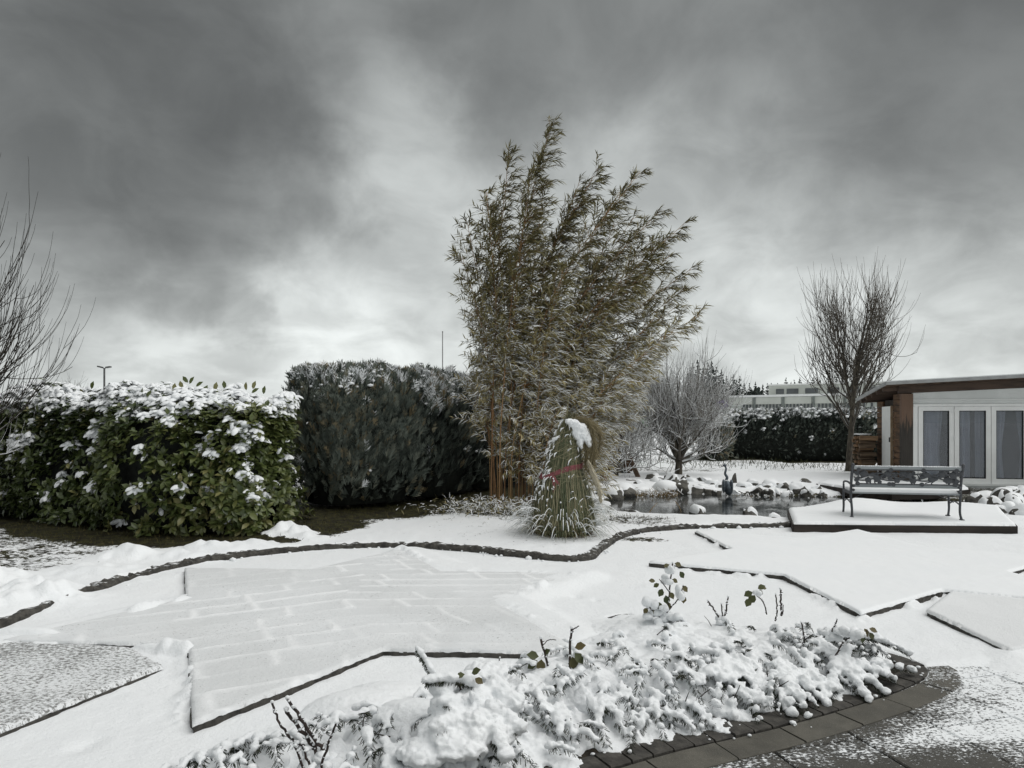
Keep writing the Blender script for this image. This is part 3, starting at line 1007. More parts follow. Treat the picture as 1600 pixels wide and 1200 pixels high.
def build_spruce():
    root = empty('small_spruce', SPR, 'small spruce bent under clumps of snow with one upright twig', 'spruce')
    ac = Acc()
    lob = []
    for (px, py, Y, sx, sz) in [(760, 1052, 3.45, .13, .05), (735, 1090, 3.15, .11, .06), (700, 1105, 3.05, .085, .06), (760, 1120, 3.1, .1, .07), (690, 1140, 2.98, .12, .06), (740, 1150, 2.95, .07, .10),
                                (780, 1150, 3.0, .08, .07), (795, 1095, 3.2, .07, .06), (775, 1075, 3.25, .07, .05), (690, 1075, 3.1, .06, .045), (770, 1110, 3.05, .05, .05), (715, 1165, 2.9, .12, .05), (660, 1175, 2.9, .12, .05)]:
        blob(ac, A(px, py, Y), (sx, sx * .9, sz), px + py, .45, ICO2, freq=2.0)
    for (a, b, r0, r1) in [(A(690, 1082, 3.15), A(652, 1012, 3.15), .036, .018), (A(740, 1062, 3.15), A(664, 1062, 3.05), .045, .026), (A(745, 1120, 3.05), A(678, 1135, 2.9), .055, .036), (A(748, 1118, 3.0), A(735, 1175, 2.85), .05, .04),
                           (A(765, 1110, 3.1), A(812, 1135, 3.0), .05, .034), (A(745, 1100, 3.15), A(690, 1095, 3.0), .045, .032), (A(770, 1130, 3.0), A(790, 1180, 2.85), .05, .035)]:
        chain(ac, a, b, r0, r1, .02, 9, r0 * 99)
        lob.append((a, b, r0, r1))
    snow_body(ac, 'snow_cover', root, tuple(-SPR), .0085)
    hang_needles(lob, root, tuple(-SPR), 3.0, 1.0)
    t = Acc()
    top = A(745, 1060, 3.17)
    t.tube([SPR - np.array([0, 0, .08]), (SPR + top) / 2, top], [.014, .010, .006], 6)
    for (a, b, r0, r1) in lob: t.tube([a - np.array([0, 0, r0 * .6]), b - np.array([0, 0, r1 * .6])], [.006, .003], 5)
    t.build('branches', M['bark'], root, loc=tuple(-SPR))


def build_bed():
    ac = Acc()
    # soft body of the mound
    gx, gy = np.random.uniform(-1.8, 2.9, 2600), np.random.uniform(2.4, 5.7, 2600)
    sd = bed_sd(gx, gy); hb = bed_h(gx, gy)
    for x, y, s, h in zip(gx, gy, sd, hb):
        if s < .105: continue
        back = y - .35 * x > 3.75
        hh = h * (random.uniform(.80, .95) if back else random.uniform(.66, .92))
        if not back and float(vnoise(x * 5, y * 5, 3)) < -.35: continue            # hollows between the twigs
        r = random.uniform(.14, .2) if back else random.uniform(.07, .11)
        blob(ac, (x, y, 0), (r, r, hh), x * 9 + y, .15 if back else .3, ICO2 if back else ICO1)
    for k, (a, b, r0, r1) in enumerate(LOBES):
        chain(ac, a, b, r0, r1, .03, 7 if np.linalg.norm(b - a) > .25 else 5, k * .37)
    # big smooth drift left of the spruce
    for px, py, Y, sx, sy, sz in [(560, 1120, 3.6, .34, .28, .15), (600, 1100, 3.75, .30, .25, .13), (640, 1140, 3.35, .25, .22, .22), (500, 1150, 3.35, .3, .2, .08)]:
        c = A(px, py, Y); c[2] = 0
        blob(ac, c, (sx, sy, sz), px, .15, ICO3)
    snow_body(ac, 'snow_cover', BEDROOT, (-.6, -4.0, 0))
    # soil under it
    V = [[.6, 4.0, .012]]
    inn = BED * .97 + np.array([.6, 4.0]) * .03
    for p in inn: V.append([p[0], p[1], .004])
    F = [[0, 1 + i, 1 + (i + 1) % len(inn)] for i in range(len(inn))]
    so = Acc().add(np.array(V), F).build('soil', M['bare_soil'], BEDROOT); so.location = (-.6, -4.0, 0)
    hang_needles(LOBES, BEDROOT, (-.6, -4.0, 0))
    # dark twig ends poking through the snow
    tw, nl = Acc(), []
    for q in range(130):
        x, y = random.uniform(-1.5, 2.4), random.uniform(2.6, 5.2)
        if float(bed_sd(x, y)) < .06 or (y - .35 * x > 3.9 and random.random() < .75): continue
        o = np.array([x, y, float(bed_h(x, y)) * .85])
        d = np.array([random.gauss(0, .6), random.gauss(-.35, .5), random.uniform(.15, 1.0)]); d /= np.linalg.norm(d)
        e = o + d * random.uniform(.05, .13)
        tw.tube([o, (o + e) / 2 + np.random.normal(0, .004, 3), e], [.0035, .003, .0018], 4)
        if random.random() < .6: nl.append((o * .5 + e * .5, e, .012, .006))
    tag(tw.build('twig_ends', M['bark'], BEDROOT, loc=(-.6, -4.0, 0)), None, None, None, 'stuff')
    hang_needles(nl, BEDROOT, (-.6, -4.0, 0), .8, 1.0)
    before = set(o.name for o in bpy.data.objects)
    course('cobble', -.135, 0.004, .125, .014, M['stone_dark'], BEDROOT, lambda p: True, .004)
    for o in bpy.data.objects:
        if o.name not in before: o.location = (-.6, -4.0, 0)
    # crumbs of snow fallen on the slabs
    ac = Acc()
    for q in range(130):
        i = random.randrange(len(BED)); p = BED[i]
        if p[1] > 3.42 + .42 * p[0] or p[0] < -.2: continue
        r = random.choice([.003, .004, .005, .007, .012]) * random.uniform(.7, 1.3)
        c = p + np.random.normal(0, .07, 2) + np.array([.02, .02])
        blob(ac, (c[0], c[1], .012 + r * .3), (r * 1.3, r * 1.1, r * .8), q, .4, ICO1)
    tag(ac.build('snow_crumbs', M['snow'], smooth=True), 'small lumps of snow fallen beside the rose bed', 'snow', None, 'stuff')


build_bed()
build_spruce()


# ------------------------------------------------------------------ roses
LEAFV = np.array([[0, 0, 0], [-.32, .3, .05], [0, .3, -.02], [.32, .3, .05], [-.36, .62, .04], [0, .62, -.03], [.36, .62, .04], [0, 1, -.10]])
LEAFF = [np.array([[0, 2, 1], [0, 3, 2], [4, 5, 7], [5, 6, 7]]), np.array([[1, 2, 5, 4], [2, 3, 6, 5]])]


def rose(label, stems, leaves=(), snow=(), base=None):
    """stems: lists of points (px, py, Y) with a radius; leaves: (px, py, Y, dx, dz, size); snow: (px, py, Y, sx, sz)"""
    b = base if base is not None else A(*stems[0][0][0])
    root = empty('rose_bush', b, label, 'rose bush', 'rose bushes in the snowy bed')
    off = -np.array(b)
    for pts, r in stems:
        P = spline([A(*p) for p in pts], 6) if len(pts) > 2 else np.linspace(A(*pts[0]), A(*pts[1]), 7)
        P = P + off
        P[1:-1] += np.random.normal(0, r * .35, P[1:-1].shape)
        a = Acc().tube(P, np.linspace(r, r * .72, len(P)), 7)
        for q in range(int(4 + 26 * np.linalg.norm(P[-1] - P[0]))):      # thorns
            i = np.random.randint(0, len(P) - 1); d = np.random.normal(0, 1, 3); d /= np.linalg.norm(d)
            a.tube([P[i], P[i] + d * r * 2.3], [r * .6, r * .08], 4)
        st = a.build('stem', M['cane'], root)
        if r > .0045:
            s = Acc()
            for q in range(int(3 + 40 * np.linalg.norm(P[-1] - P[0]))):
                t = np.random.rand() * (len(P) - 1); i = int(t)
                p = P[i] + (P[min(i + 1, len(P) - 1)] - P[i]) * (t - i)
                rr = r * np.random.uniform(.5, 1.0)
                blob(s, p + np.array([np.random.uniform(-.3, 1.0) * r, -r * .3, r * .8]), (rr, rr, rr * .9), q, .4, ICO1)
            blob(s, P[-1] + np.array([0, 0, r * .7]), (r * 1.4, r * 1.4, r * 1.3), 3, .3, ICO1)
            tag(s.build('snow', M['snow'], root, True), None, None, None, 'stuff')
    TVs = []
    for (px, py, Y, dx, dz, sz) in leaves:
        a = Acc()
        D = np.array([[dx, np.random.uniform(-.4, .1), dz]])
        scatter(a, LEAFV * sz, LEAFF, frames(D, np.array([[.2 * np.random.randn(), -.7, .7]])), (A(px, py, Y) + off)[None], tint=np.random.rand())
        a.build('leaf', M['rose_leaf'], root, True)
    if snow:
        s = Acc()
        for k, (px, py, Y, sx, sz) in enumerate(snow):
            c = A(px, py, Y) + off
            for j in range(5):
                o = np.random.normal(0, .45, 3) * np.array([sx, sx, sz * .6])
                blob(s, c + o, (sx * .6, sx * .6, sz * .7), k + j * 3.1, .4, ICO2)
        tag(s.build('snow_clump', M['snow'], root, True), None, None, None, 'stuff')
    return root


Y1 = 5.0
rose('tall leafy rose bush with snow clumps beside a bare dark cobble', [([(1040, 972, Y1), (1046, 930, Y1), (1051, 880, Y1)], .007), ([(1040, 970, Y1), (1020, 955, Y1), (1010, 938, Y1)], .005), ([(1043, 955, Y1), (1060, 935, Y1), (1068, 915, Y1)], .005), ([(1046, 925, Y1), (1030, 905, Y1)], .004)],
     [(1046, 882, Y1, -.9, -.3, .05), (1054, 880, Y1, .9, -.3, .055), (1062, 893, Y1, .6, -.9, .06), (1035, 920, Y1, -.5, -.9, .065), (1040, 930, Y1, .2, -1, .07), (1046, 925, Y1, .5, -.8, .06), (1030, 912, Y1, -.9, -.5, .05), (1066, 915, Y1, .6, -.7, .06), (1068, 930, Y1, -.1, -1, .06),
      (1022, 950, Y1, .3, -.9, .06), (1028, 940, Y1, .3, -1, .07), (1012, 950, Y1, -.5, -.6, .05), (1050, 905, Y1, .8, -.4, .05), (1024, 908, Y1, -.9, .1, .05), (1044, 940, Y1, .1, -1, .06)],
     [(1047, 890, Y1, .04, .035), (1042, 908, Y1, .05, .035), (1012, 942, Y1, .06, .055), (1060, 930, Y1, .04, .05), (1022, 962, Y1, .07, .04), (1050, 965, Y1, .07, .04), (1035, 950, Y1, .04, .03)])
Y2 = 4.95
rose('rose bush cut back to three bare stubs in a V', [([(1128, 975, Y2), (1117, 955, Y2), (1106, 939, Y2)], .007), ([(1130, 975, Y2), (1127, 944, Y2)], .006), ([(1131, 972, Y2), (1138, 933, Y2)], .007)], (), [(1130, 972, Y2, .05, .035)])
rose('bent rose stem with brown leaves hanging to its left', [([(1198, 960, 4.95), (1192, 940, 4.95), (1182, 930, 4.95)], .005)],
     [(1180, 930, 4.95, -.7, -.8, .075), (1176, 925, 4.95, -.9, -.4, .07), (1184, 920, 4.95, .6, .3, .06), (1172, 935, 4.95, -.6, -.9, .07), (1188, 917, 4.95, .9, -.2, .05), (1183, 922, 4.95, .9, -.6, .05)], [(1180, 927, 4.95, .035, .025)])
rose('single bare rose stub right of the brown leaves', [([(1211, 970, 4.9), (1214, 955, 4.9), (1212, 929, 4.9)], .006)])
rose('snow crusted rose stub nearest the zigzag paving edge', [([(1221, 962, 4.95), (1220, 940, 4.95), (1219, 921, 4.95)], .008), ([(1223, 960, 4.95), (1224, 945, 4.95)], .004)])
rose('lone snow specked stub in the middle of the mound', [([(1260, 1018, 4.35), (1256, 995, 4.35), (1252, 973, 4.35)], .006)])
rose('slanting dark rose cane under a snowy cluster at the right of the bed', [([(1296, 1050, 4.1), (1305, 1025, 4.1), (1318, 1003, 4.1)], .006), ([(1300, 987, 4.2), (1308, 968, 4.2)], .005), ([(1316, 1004, 4.1), (1335, 992, 4.15), (1356, 985, 4.15)], .004)],
     [(1342, 985, 4.15, .6, -.8, .055), (1350, 982, 4.15, .5, -.9, .06), (1358, 982, 4.15, .9, -.3, .05), (1346, 990, 4.15, .1, -1, .06), (1358, 988, 4.15, .5, -.9, .05)],
     [(1322, 988, 4.15, .065, .04), (1335, 985, 4.15, .05, .035), (1312, 985, 4.2, .045, .03), (1300, 995, 4.2, .05, .03)])
Y8 = 4.0
rose('two caned rose bush with broad green leaves by the exposed paving corner', [([(872, 1085, Y8), (858, 1045, Y8), (845, 998, Y8)], .009), ([(890, 1082, Y8), (891, 1030, Y8), (893, 982, Y8)], .009), ([(893, 985, Y8), (905, 978, Y8)], .004), ([(848, 1008, Y8), (858, 1000, Y8), (869, 1000, Y8)], .003), ([(876, 1086, Y8), (884, 1065, Y8)], .007), ([(902, 1090, Y8), (903, 1060, Y8)], .005)],
     [(842, 1026, Y8, -.9, .2, .075), (840, 1032, Y8, -.8, -.6, .08), (846, 1030, Y8, -.1, -1, .075), (850, 1022, Y8, .4, .4, .05), (898, 1012, Y8, .8, .3, .07), (898, 1020, Y8, .7, -.8, .08), (894, 1026, Y8, .2, -1, .08), (866, 1055, Y8, .8, .3, .06), (872, 1056, Y8, .6, -.7, .06)],
     [(886, 1075, Y8, .05, .045), (875, 1090, Y8, .06, .04), (895, 1092, Y8, .05, .03)])
Y9 = 2.95
rose('thorny bare rose canes at the bottom edge of the picture', [([(520, 1215, Y9), (500, 1175, Y9), (462, 1160, Y9), (437, 1130, Y9), (425, 1098, Y9)], .0065), ([(500, 1180, Y9), (470, 1140, Y9), (447, 1110, Y9)], .0095), ([(505, 1172, Y9), (475, 1130, Y9), (449, 1092, Y9)], .0085), ([(500, 1205, Y9 - .1), (512, 1165, Y9 - .1), (525, 1130, Y9 - .1)], .006),
     ([(490, 1215, Y9 - .1), (480, 1185, Y9 - .1), (472, 1162, Y9 - .1)], .006), ([(482, 1220, Y9 - .1), (470, 1190, Y9 - .1), (461, 1166, Y9 - .1)], .006)], (), [(505, 1180, Y9, .05, .03), (520, 1195, Y9, .08, .04), (480, 1168, Y9, .03, .02)], base=A(515, 1215, Y9))
rose('brown rose stalks with two small leaves inside the snowy spruce', [([(728, 1118, 3.12), (722, 1085, 3.12), (714, 1060, 3.12)], .007), ([(735, 1115, 3.12), (734, 1085, 3.12), (736, 1062, 3.12)], .007)], [(713, 1057, 3.1, .9, .25, .04), (737, 1052, 3.1, .8, .5, .05), (742, 1060, 3.1, .9, -.4, .045)], [(737, 1088, 3.05, .02, .03), (724, 1098, 3.05, .018, .03)])
rose('thin dark stub by the straight paving edge left of the leafy canes', [([(776, 1052, 4.3), (781, 1028, 4.3)], .005)])
# ================================================================== hedges
np.random.seed(21); random.seed(21)


def axis_sampler(axis):
    P = np.array(axis, float)
    d = np.concatenate([[0], np.cumsum(np.linalg.norm(np.diff(P, axis=0), axis=1))])

    def at(s):
        s = np.asarray(s)
        c = np.stack([np.interp(s, d, P[:, 0]), np.interp(s, d, P[:, 1])], -1)
        e = .05
        t = np.stack([np.interp(s + e, d, P[:, 0]) - np.interp(s - e, d, P[:, 0]), np.interp(s + e, d, P[:, 1]) - np.interp(s - e, d, P[:, 1])], -1)
        t /= np.linalg.norm(t, axis=-1)[..., None] + 1e-9
        return c, t
    return at, d[-1]


def hull_points(axis, hw, H, N, cap=.55, ex=3.2, zlo=.12, rough=.12, front=.8, caps=(True, True), nf=1.1, seed=0):
    """random points and normals on a clipped hedge standing on the axis; theta 0 front bottom .. pi back bottom"""
    at, L = axis_sampler(axis)
    s = np.random.uniform(0, L, N)
    ends = np.random.rand(N)
    pe = min(.45, 2.2 * hw / (L + 4.4 * hw))
    ov = np.sin(np.random.rand(N) * PI / 2) * cap
    if caps[0]: s = np.where(ends < pe, -ov, s)
    if caps[1]: s = np.where(ends > 1 - pe * .6, L + ov, s)
    u = np.random.rand(N)
    th = np.where(np.random.rand(N) < front, u * .62 * PI, u * PI)
    sc = np.clip(s, 0, L)
    over = np.abs(s - sc) / cap
    shrink = np.clip(1 - over ** 2.6, 0, 1) ** (1 / 2.6) * np.where(over > .8, np.random.rand(N) ** .5, 1)
    c, t = at(sc)
    nrm = np.stack([t[:, 1], -t[:, 0]], 1)
    nrm *= np.where(nrm[:, 1] > 0, -1, 1)[:, None]              # towards the viewer
    a = th - PI / 2                                            # -pi/2 front .. 0 top .. pi/2 back  (measured from top)
    # superellipse in (lateral, vertical)
    a2 = np.where(th < PI, th, th)
    cx, sz_ = np.cos(a2), np.sin(a2)
    lat = np.sign(cx) * np.abs(cx) ** (2 / ex)
    zz = np.abs(sz_) ** (2 / ex)
    z = zlo + (H - zlo) * zz
    lat_w = lat * hw * shrink
    p = np.zeros((N, 3))
    p[:, :2] = c + nrm * lat_w[:, None] + t * (s - sc)[:, None]
    p[:, 2] = z
    n3 = np.zeros((N, 3))
    n3[:, :2] = nrm * (np.sign(cx) * np.abs(cx) ** (2 - 2 / ex) * .9)[:, None] + t * (np.sign(s - sc) * over ** 1.5 * 1.2)[:, None]
    n3[:, 2] = np.abs(sz_) ** (4 - 4 / ex) * 1.0
    n3 /= np.linalg.norm(n3, axis=1)[:, None] + 1e-9
    bump = rough * fbm(p[:, 0] * nf + seed, p[:, 1] * nf, p[:, 2] * nf, 3) * 2
    p += n3 * bump[:, None]
    p[:, 2] = np.maximum(p[:, 2], zlo * .6)
    return p, n3, th, s


def hull_core(axis, hw, H, zlo=.15, cap=.45, seg=.12, k=15, rough=.08, ex=3.2, seed=0):
    at, L = axis_sampler(axis)
    S = np.concatenate([[-cap, -cap * .9, -cap * .65, -cap * .3], np.arange(0, L, seg), [L, L + cap * .3, L + cap * .65, L + cap * .9, L + cap]])
    V = []
    for s in S:
        sc = min(max(s, 0), L); over = abs(s - sc) / cap
        sh = max(0.02, 1 - over ** 2.6) ** (1 / 2.6)
        c, t = at(sc)
        nr = np.array([t[1], -t[0]]); nr = nr if nr[1] < 0 else -nr
        for j in range(k):
            th = PI * j / (k - 1)
            lat = np.sign(math.cos(th)) * abs(math.cos(th)) ** (2 / ex); zz = abs(math.sin(th)) ** (2 / ex)
            q = c + nr * lat * hw * sh + t * (s - sc)
            w = 1 + rough * float(fbm(q[0] * 2 + seed, q[1] * 2, zz * 3, 2))
            V.append([c[0] + (q[0] - c[0]) * w, c[1] + (q[1] - c[1]) * w, zlo + (H - zlo) * zz * (.3 + .7 * sh) * w])
    V = np.array(V)
    F = []
    for i in range(len(S) - 1):
        for j in range(k - 1): F.append([i * k + j, i * k + j + 1, (i + 1) * k + j + 1, (i + 1) * k + j])
        F.append([i * k + k - 1, i * k, (i + 1) * k, (i + 1) * k + k - 1])
    return V, np.array(F)


# ------------------------------------------------------------------ cherry laurel
LV = np.array([[0, 0, 0], [-.20, .25, .035], [0, .25, 0], [.20, .25, .035], [-.24, .62, .03], [0, .62, -.02], [.24, .62, .03], [0, 1, -.12]])
LF = [np.array([[0, 2, 1], [0, 3, 2], [4, 5, 7], [5, 6, 7]]), np.array([[1, 2, 5, 4], [2, 3, 6, 5]])]
# pillow of snow in the shape of a leaf
SV = []
for (y, w, h) in ((-.02, .14, .10), (.22, .28, .24), (.55, .33, .28), (.85, .22, .20), (1.02, .06, .03)):
    for q in range(7):
        a = PI * q / 6
        SV.append([-w * math.cos(a), y - .02 * math.sin(a), .012 + h * math.sin(a) - .05 * y * y])
SV = np.array(SV)
SF = np.array([[i * 7 + j, i * 7 + j + 1, (i + 1) * 7 + j + 1, (i + 1) * 7 + j] for i in range(4) for j in range(6)])


def build_laurel():
    hw, H = .93, 2.03
    root = empty('laurel_hedge', (-5.5, 10.4, 0), 'broad leaved evergreen hedge with snow clumps on top, left of the conifers', 'hedge')
    off = (5.5, -10.4, 0)
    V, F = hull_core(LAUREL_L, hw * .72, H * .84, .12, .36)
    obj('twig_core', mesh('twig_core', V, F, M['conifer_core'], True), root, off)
    N = 4000
    p, n, th, s = hull_points(LAUREL_L, hw, H, N, .62, 2.35, .10, .17, .8, (True, True), .95)
    p[:, 2] += (.14 * vnoise(p[:, 0] * 1.2, 2.0, 5) + .07 * vnoise(p[:, 0] * 3.1, p[:, 1] * 3, 6)) * sm(p[:, 2], .9, 1.9)
    keep = (p[:, 0] > -9.6)
    p, n = p[keep], n[keep]
    N = len(p)
    p -= n * (np.random.rand(N) ** 2 * .22)[:, None]
    axisd = n * .9 + np.array([0, 0, .45]) + np.random.normal(0, .22, (N, 3))
    axisd[:, 2] -= .35 * (p[:, 2] < .8)
    axisd /= np.linalg.norm(axisd, axis=1)[:, None]
    # where snow lies
    top = sm(p[:, 2], 1.62, 1.95)
    nz = fbm(p[:, 0] * 1.3 + 3, p[:, 2] * 1.6, p[:, 1], 3)
    prob = .97 * top + (1 - top) * (.52 * sm(nz, .05, .27) * sm(p[:, 2], .5, 1.2) + .012)
    left = sm(-p[:, 0], 3.7, 4.6)
    prob = np.where(p[:, 2] < 1.62, prob * (.45 + 1.1 * left * sm(p[:, 2], .7, 1.5)), prob)
    # explicit patches low on the hedge
    for px, py, r in [(290, 770, .17), (90, 745, .18), (70, 730, .16), (60, 720, .1), (225, 765, .1), (405, 765, .20), (385, 740, .16), (430, 755, .14), (415, 725, .1), (160, 755, .16), (100, 700, .15), (210, 705, .2), (330, 760, .1), (60, 780, .12), (140, 670, .2), (230, 680, .15)]:
        c = A(px, py, 9.1 if px > 200 else 9.9)
        d = np.hypot(p[:, 0] - c[0], p[:, 2] - c[2])
        prob = np.where((d < r * .8) & (n[:, 1] < 0), .5, prob)
    prob = np.where((n[:, 0] > .6) & (p[:, 2] < 1.7), prob * .15, prob)
    snowy = np.random.rand(N) < prob
    fol, sn = Acc(), Acc()
    cand = []
    for i in range(N):
        m = np.random.randint(6, 10)
        ax = axisd[i]
        ref = np.array([0, 0, 1.0]) if abs(ax[2]) < .9 else np.array([1.0, 0, 0])
        e1 = np.cross(ax, ref); e1 /= np.linalg.norm(e1); e2 = np.cross(ax, e1)
        an = np.random.rand() * 6.28 + np.arange(m) * 2.4
        sp = np.random.uniform(.75, 1.35, m) * (1.15 if snowy[i] else 1.0)
        D = ax[None] * np.cos(sp)[:, None] + (e1[None] * np.cos(an)[:, None] + e2[None] * np.sin(an)[:, None]) * np.sin(sp)[:, None]
        if snowy[i]: D[:, 2] = D[:, 2] * .45 - .30 - .25 * np.random.rand(m)
        else: D[:, 2] -= .12
        up = np.repeat((ax * .6 + np.array([0, -.1, .75]))[None], m, 0) + np.random.normal(0, .15, (m, 3))
        R = frames(D, up)
        L = np.random.uniform(.09, .145, m)
        T = p[i][None] + ax[None] * np.random.uniform(-.05, .06, m)[:, None]
        tb = .50 + .25 * sm(p[i, 0], -5.0, -3.6) - .16 * sm(-p[i, 0], 4.8, 7) + .25 * float(vnoise(p[i, 0] * 1.7, p[i, 2] * 1.7, 3))
        tint = np.clip(tb + .08 + np.random.normal(0, .14, m), 0, .93)
        if np.random.rand() < .035: tint = np.random.uniform(.93, 1.0, m)
        if snowy[i]:
            km = np.random.rand(m) < .8
            scatter(sn, SV, SF, R[km], (T + np.array([0, 0, .008]))[km], (L * np.random.uniform(.7, 1.1, m))[km])
            rb = np.random.uniform(.03, .06)
            blob(sn, p[i] + ax * .02 + np.array([0, 0, .02]), (rb * 1.25, rb, rb * .75), i * .31, .5, ICO1)
            if np.random.rand() < .6: scatter(fol, LV, LF, R, T, L * 1.1, tint)
        else:
            scatter(fol, LV, LF, R, T, L, tint)
            if n[i, 1] < -.3 or p[i, 2] > 1.6:
                for j in range(m):
                    cand.append((R[j], T[j], L[j], tint[j], p[i, 1]))
            if np.random.rand() < .10:      # a dab of snow on one leaf
                scatter(sn, SV * .8, SF, R[:1], T[:1] + np.array([0, 0, .006]), L[:1] * .9)
    o = fol.build('foliage', M['laurel_leaf'], root, loc=off); tag(o, None, None, None, 'stuff')
    o = sn.build('snow_clumps', M['snow_soft'], root, True, off); tag(o, None, None, None, 'stuff')
    # large leaves standing clear of the front, each its own piece
    cand.sort(key=lambda q: q[4])
    from mathutils import Matrix
    mes = []
    for t in (.2, .45, .6, .72, .82, .97):
        a = Acc().add(LV, [list(f) for g in LF for f in g], t); mes.append(a.mesh('leaf', M['laurel_leaf'], True))
    pick = random.sample(cand[:900], 284)
    for R, T, L, t, _ in pick:
        o = obj('leaf', random.choice(mes), root)
        mt = Matrix(R.tolist()).to_4x4()
        mt.translation = Vector(T + np.array(off) + np.array([0, -.03, 0]))
        o.matrix_local = mt @ Matrix.Scale(L * 1.12, 4)
    for (px, py, dx, dz) in [(158, 612, -.5, 1), (168, 610, .5, 1), (150, 618, -.8, .4), (143, 604, .2, 1), (172, 620, .6, .5), (272, 608, .1, 1), (285, 604, -.3, 1), (294, 594, -.6, .7), (296, 596, .5, .9), (306, 600, .8, .6), (335, 606, .3, 1), (385, 606, -.1, 1), (395, 604, .3, 1), (393, 610, .7, .5), (222, 615, 0, 1), (230, 618, .4, .8), (412, 612, .1, 1), (60, 640, -.2, 1), (352, 604, -.2, 1), (318, 610, .4, .8)]:
        Y = 9.9 if px > 200 else 10.4
        o = obj('leaf', mes[3 if random.random() < .6 else 5], root)
        R = frames(np.array([[dx, -.05, dz]], float), np.array([[random.gauss(0, .3), -1, .2]]))[0]
        mt = Matrix(R.tolist()).to_4x4(); mt.translation = Vector(A(px, py + 4, Y) + np.array(off))
        o.matrix_local = mt @ Matrix.Scale(.13, 4)
    # stems
    a = Acc()
    at, L = axis_sampler(LAUREL_L)
    for s in np.arange(0, L, .45):
        c, t = at(s)
        a.tube([[c[0], c[1], -.05], [c[0] + random.uniform(-.1, .1), c[1] - .1, .5], [c[0] + random.uniform(-.3, .3), c[1] - .2, 1.2]], [.03, .025, .015], 6)
    tag(a.build('stems', M['bark'], root, loc=off), None, None, None, 'stuff')


build_laurel()


# ------------------------------------------------------------------ conifers
def spray_template(pairs=4, w=.055, ang=.55, seed=0):
    rs = np.random.RandomState(seed)
    V, F = [], []

    def blade(o, d, L, w, tw):
        d = np.array(d, float); d /= np.linalg.norm(d)
        sd = np.cross(d, [math.sin(tw), 0, math.cos(tw)]); sd /= np.linalg.norm(sd) + 1e-9
        b = len(V)
        o = np.array(o, float)
        for q, ww in ((0, .6), (.45, 1.0), (1, .15)):
            V.append(o + d * L * q - sd * w * ww / 2); V.append(o + d * L * q + sd * w * ww / 2)
        F.append([b, b + 1, b + 3, b + 2]); F.append([b + 2, b + 3, b + 5, b + 4])
    blade((0, 0, 0), (0, 1, .06), 1.0, w, 0)
    for i in range(pairs):
        y = .12 + .68 * i / pairs
        for sg in (-1, 1):
            a = ang * rs.uniform(.7, 1.3)
            blade((0, y + rs.uniform(-.05, .05), 0), (sg * math.sin(a), math.cos(a), rs.uniform(-.25, .25)), rs.uniform(.38, .55) * (1 - .45 * i / pairs), w * .9, rs.uniform(-.6, .6))
    return np.array(V), np.array(F)


SPRAYS = [spray_template(4, .095, .5, k) for k in range(3)]


